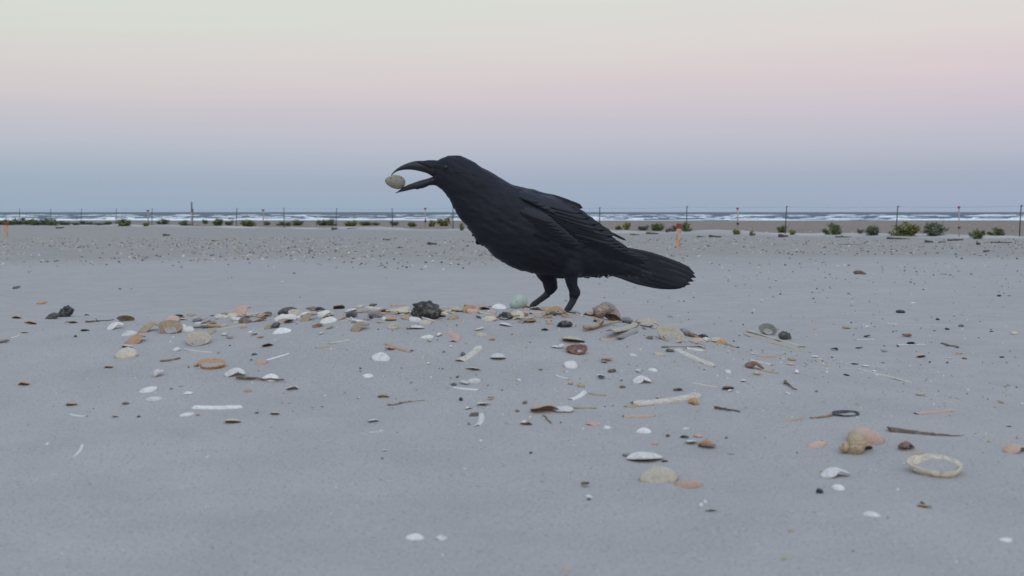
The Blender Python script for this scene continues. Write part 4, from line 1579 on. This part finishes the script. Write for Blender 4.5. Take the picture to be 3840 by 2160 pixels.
def stake(u, vt, vb, w, label, tilt):
    p = pick(u, vb)
    D = p.y
    h = (vb - vt) * D / FPX
    b = w * D / FPX / 2
    root = empty('wooden_stake', p)
    root.rotation_euler = (0, math.radians(tilt), 0)
    tag(root, label, 'stake', 'red topped wooden stakes in the sand')

    def lath(z0, z1, bw, name, m, parent):
        V, F = [], []
        nn = 8
        rd = random.Random(int(z0 * 1000))
        for i in range(nn + 1):
            z = z0 + (z1 - z0) * i / nn
            j = rd.uniform(-.08, .08) * b
            for sx, sy in ((-1, -1), (1, -1), (1, 1), (-1, 1)):
                V.append((sx * bw + j, sy * bw * .45, z))
        for i in range(nn):
            for q in range(4):
                k = (q + 1) % 4
                F.append((i * 4 + q, i * 4 + k, i * 4 + 4 + k, i * 4 + 4 + q))
        F.append((0, 3, 2, 1)); F.append(tuple(nn * 4 + q for q in range(4)))
        return link(name, mesh_pd(name, V, F, False), m, parent)
    bd = lath(-.1, h * .86, b, 'board', M_LATH, root)
    lath(h * .80, h, b * 1.25, 'red_top', M_RED, root)
    rd = random.Random(9)
    for i in range(7):
        z = h * (.12 + .09 * i)
        sgn = rd.choice((-1, 1))
        V = [(sgn * b * 1.03 - b * .5 * (x), -b * .5 + y, z + zz) for x in (0, sgn * 1) for y in (-.003, .003) for zz in (0, h * .02)]
        F = [(0, 1, 3, 2), (4, 6, 7, 5), (0, 4, 5, 1), (2, 3, 7, 6), (0, 2, 6, 4), (1, 5, 7, 3)]
        link('notch_mark', mesh_pd('notch_mark', V, F, False), M_DARK, bd)


stake(2542, 838, 936, 14, 'short orange wooden stake with red top standing behind the crow tail', 2)
stake(24, 834, 888, 12, 'short weathered stake with red top beside the dense green plants', 0)


M_GREY = simple_mat('grey_pole', (.20, .20, .21), .8, (.14, .14, .15), 10)


def tall_pole():
    p = pick(720, 845)
    D = p.y
    h = (845 - 757) * D / FPX
    root = empty('tall_pole', p)
    tag(root, 'tallest pole of the fence line, weathered and pale with a dark upper part', 'pole')
    V, F = tube([(0, 0, -.2), (0, 0, h * .55)], [.085, .08], 10)
    link('pole', mesh_pd('pole', V, F), M_PALE, root)
    V, F = tube([(-.01, 0, h * .54), (-.03, 0, h)], [.068, .06], 10)
    link('upper_pole', mesh_pd('upper_pole', V, F), M_GREY, root)


tall_pole()


# ------------------------------------------------------------------ plants on the fence hummocks
def leaf_mat(name, a, b2):
    m, nt, b = new_mat(name)
    geo = add(nt, 'ShaderNodeNewGeometry')
    n = noise(nt, geo.outputs['Position'], 5, 3)
    mm = add(nt, 'ShaderNodeMath', operation='MULTIPLY_ADD'); mm.inputs[1].default_value = .6
    nt.links.new(geo.outputs['Random Per Island'], mm.inputs[0])
    mn = add(nt, 'ShaderNodeMath', operation='MULTIPLY'); mn.inputs[1].default_value = .4
    nt.links.new(n, mn.inputs[0]); nt.links.new(mn.outputs[0], mm.inputs[2])
    nt.links.new(rgb_mix(nt, mm.outputs[0], a, b2), b.inputs['Base Color'])
    b.inputs['Roughness'].default_value = .6
    return m


M_LEAF = [leaf_mat('sea_rocket_leaf', (.085, .125, .045), (.20, .24, .085)), leaf_mat('yellowish_leaf', (.14, .155, .05), (.28, .27, .09)),
          leaf_mat('grey_green_leaf', (.10, .13, .085), (.20, .23, .14))]
M_STEM = simple_mat('plant_stem', (.15, .13, .07), .8, (.10, .09, .05), 30)


def make_bush(seed, leaves=900):
    rd = random.Random(seed)
    V, F = [], []
    SV, SF = [], []
    clumps = []
    for _ in range(11):
        x = rd.uniform(-.42, .42); y = rd.uniform(-.35, .35)
        zt = rd.uniform(.25, 1.0) * (1 - .9 * (x * x * 3 + y * y * 2))
        clumps.append((x, y, max(.15, zt), rd.uniform(.07, .16)))
        tube([(x * .3, y * .3, -.06), (x * .7, y * .7, zt * .5), (x, y, zt * .92)], [.018, .012, .005], 5, SV, SF)
    for _ in range(leaves):
        cx, cy, zt, r = rd.choice(clumps)
        f = rd.random() ** .7
        c = Vector((cx * (.4 + .6 * f) + rd.gauss(0, r * .6), cy * (.4 + .6 * f) + rd.gauss(0, r * .6), max(.01, zt * f + rd.gauss(0, .05))))
        d = Vector((rd.gauss(0, 1), rd.gauss(0, 1), rd.gauss(.5, .8))).normalized()
        s = d.orthogonal().normalized()
        s.rotate(Matrix.Rotation(rd.random() * 6.28, 3, d))
        ln = rd.uniform(.07, .15); w = ln * .36
        b = len(V)
        V += [c, c + d * ln * .5 + s * w, c + d * ln + Vector((0, 0, -.012)), c + d * ln * .5 - s * w]
        F.append((b, b + 1, b + 2, b + 3))
    return mesh_pd('foliage', V, F, False), mesh_pd('stems', SV, SF)


BUSH = [make_bush(i) for i in range(5)]
PLANTS = [(3, 845, 25, 14, 0), (54, 846, 28, 14, 0), (82, 847, 28, 14, 0), (119, 846, 44, 20, 0), (209, 846, 52, 20, 0), (241, 846, 38, 24, 0), (320, 849, 52, 20, 1), (370, 846, 46, 15, 0), (409, 845, 32, 12, 1),
          (479, 846, 34, 16, 0), (545, 851, 34, 18, 0), (618, 850, 34, 22, 1), (664, 848, 54, 30, 1), (732, 864, 18, 26, 0),
          (2321, 862, 28, 16, 1), (2350, 862, 26, 32, 1), (2414, 864, 44, 18, 2), (2464, 866, 44, 30, 0), (2527, 863, 30, 16, 2), (2573, 868, 34, 36, 0),
          (2759, 879, 30, 18, 1), (2821, 884, 18, 18, 1), (2930, 873, 36, 26, 0), (2973, 880, 24, 18, 1),
          (3121, 880, 56, 40, 0), (3225, 876, 24, 16, 2), (3276, 882, 62, 36, 2), (3395, 884, 94, 50, 1), (3496, 884, 84, 50, 2), (3664, 896, 50, 38, 0), (3736, 884, 48, 28, 0)]
PLANTS = [(u + (1000 if u < 800 else 0), v, w, h, c) for u, v, w, h, c in PLANTS]
PLANTS += [(462, 847, 66, 20, 0), (550, 848, 26, 14, 1), (611, 841, 46, 18, 0), (692, 846, 36, 20, 0), (768, 840, 22, 16, 0), (818, 846, 46, 24, 0), (859, 845, 32, 16, 0), (929, 849, 62, 24, 1), (207, 846, 14, 14, 0)]
PLANTS += [(8 + 27 * i + random.uniform(-6, 6), 843 + random.uniform(-1.5, 1.5), random.uniform(34, 52), random.uniform(11, 17), random.choice((0, 0, 2))) for i in range(8)]
PLANTS += [(225 + 30 * i + random.uniform(-6, 6), 843 + random.uniform(-1, 1), random.uniform(30, 44), random.uniform(6, 10), random.choice((0, 2))) for i in range(7)]
for u, v, w, h, c in PLANTS:
    p = pick(u, v)
    s = w * p.y / FPX * 1.2
    hz = h * p.y / FPX * (1.35 if u > 2300 else (1.9 if u < 460 else 1.4))
    root = empty('beach_plant', p)
    root.rotation_euler = (0, 0, random.uniform(0, 6.28))
    root.scale = (s, s, hz)
    fol, st = BUSH[random.randrange(5)]
    link('foliage', fol, M_LEAF[c], root, obj_mat=True)
    link('stems', st, M_STEM, root)
    cn = ('dark green', 'yellowish green', 'grey green')[c]
    sz = 'wide' if w > 58 else ('tall' if h >= 30 else ('narrow' if w < 27 else 'low'))
    where = 'in the dense green strip of the fence line' if u < 460 else 'on a sand hummock at the fence line'
    lb = '%s %s leafy beach plant %s' % (sz, cn, where)
    own = {3395: 'widest yellowish bush growing right beside a leaning fence post', 3496: 'bushy grey green plant between the widest bush and a red headed pole',
           3121: 'rounded dark green bush behind a long driftwood branch', 2573: 'upright dark green plant just behind the red topped orange stake',
           2464: 'tall dark green plant between the crow tail and the orange stake', 3664: 'dark green plant growing just past the tall red headed pole',
           3736: 'spreading dark green plant before the last fence post', 3276: 'pale grey green bush before the leaning fence post', 1664: 'wide yellowish bush in front of the crow breast'}.get(u)
    if own: tag(root, own, 'plant')
    else: tag(root, lb, 'plant', lb + ' look-alikes')

# driftwood and dried weed on the hummocks
M_DRIFT = simple_mat('driftwood', (.12, .09, .075), .9, (.065, .05, .045), 8)
DRIFT = [(2380, 882, 36, 9), (2445, 878, 48, 8), (2515, 871, 38, 10), (2628, 889, 32, 7), (2681, 891, 48, 10), (2937, 890, 36, 9), (3163, 890, 74, 10), (3371, 897, 84, 8),
         (3484, 911, 32, 8), (3532, 910, 30, 9), (3582, 903, 56, 9), (3668, 920, 16, 9), (3755, 911, 90, 11), (225, 857, 32, 7), (624, 885, 26, 6), (808, 905, 28, 7), (303, 928, 38, 4),
         (1255, 863, 26, 8), (1322, 857, 40, 5), (1450, 901, 30, 6), (1620, 918, 36, 7), (1500, 930, 26, 6), (3456, 927, 30, 5), (3700, 945, 34, 6), (3180, 917, 70, 5)]
for i, (u, v, w, h) in enumerate(DRIFT):
    p = pick(u, v)
    s = w * p.y / FPX
    o = link('driftwood', make_twig('driftwood', 60 + i, .055 + .04 * (i % 3), i % 3 == 0), M_DRIFT)
    hh = h * p.y / FPX
    o.location = p + Vector((0, 0, -.02 * s))
    o.scale = (s, s * .7, max(hh / .2, s * .4))
    o.rotation_euler = (0, random.uniform(-.08, .08), random.uniform(-.5, .5))
    big = w > 60
    place = 'at the foot of the fence hummocks' if p.y > float(fence_y(p.x / p.y)) - 7 else 'in the shelly drift before the fence'
    lb = '%s %s %s' % (('thin', 'stout', 'thick')[i % 3], 'long dark driftwood branch' if big else 'short dark piece of driftwood', place)
    tag(o, lb, 'driftwood', lb + ' look-alikes')

# a far flock of terns over the surf
V, F = [], []
rd = random.Random(17)
for i in range(170):
    D = rd.uniform(190, 280)
    u = rd.triangular(300, 1050, 760); v = 794 - abs(rd.gauss(0, 15))
    if not -40 < v - V0 < -2: continue
    x = (u - U0) / FPX * D; z = EYE - (v - V0) / FPX * D
    s = rd.uniform(.07, .13)
    a = rd.uniform(-.6, .6); f = rd.uniform(-.5, .6)
    b = len(V)
    for px, py, pz in ((-1, .1, f), (-.1, -.25, .05), (-.1, .3, .05), (1, .1, f), (.1, -.25, .05), (.1, .3, .05), (0, -.8, 0), (0, .9, 0), (0, 0, -.16)):
        V.append((x + s * (px * math.cos(a) - py * math.sin(a)), D + s * (px * math.sin(a) + py * math.cos(a)), z + s * pz))
    F += [(b, b + 1, b + 2), (b + 3, b + 5, b + 4), (b + 6, b + 8, b + 1), (b + 6, b + 4, b + 8), (b + 7, b + 2, b + 8), (b + 7, b + 8, b + 5), (b + 1, b + 4, b + 5, b + 2), (b + 1, b + 6, b + 4), (b + 2, b + 5, b + 7)]
o = link('tern_flock', mesh_pd('tern_flock', V, F, False), simple_mat('tern_grey', (.16, .16, .17), .8))
tag(o, 'distant swarm of small birds flying low over the surf', 'birds', kind='stuff')
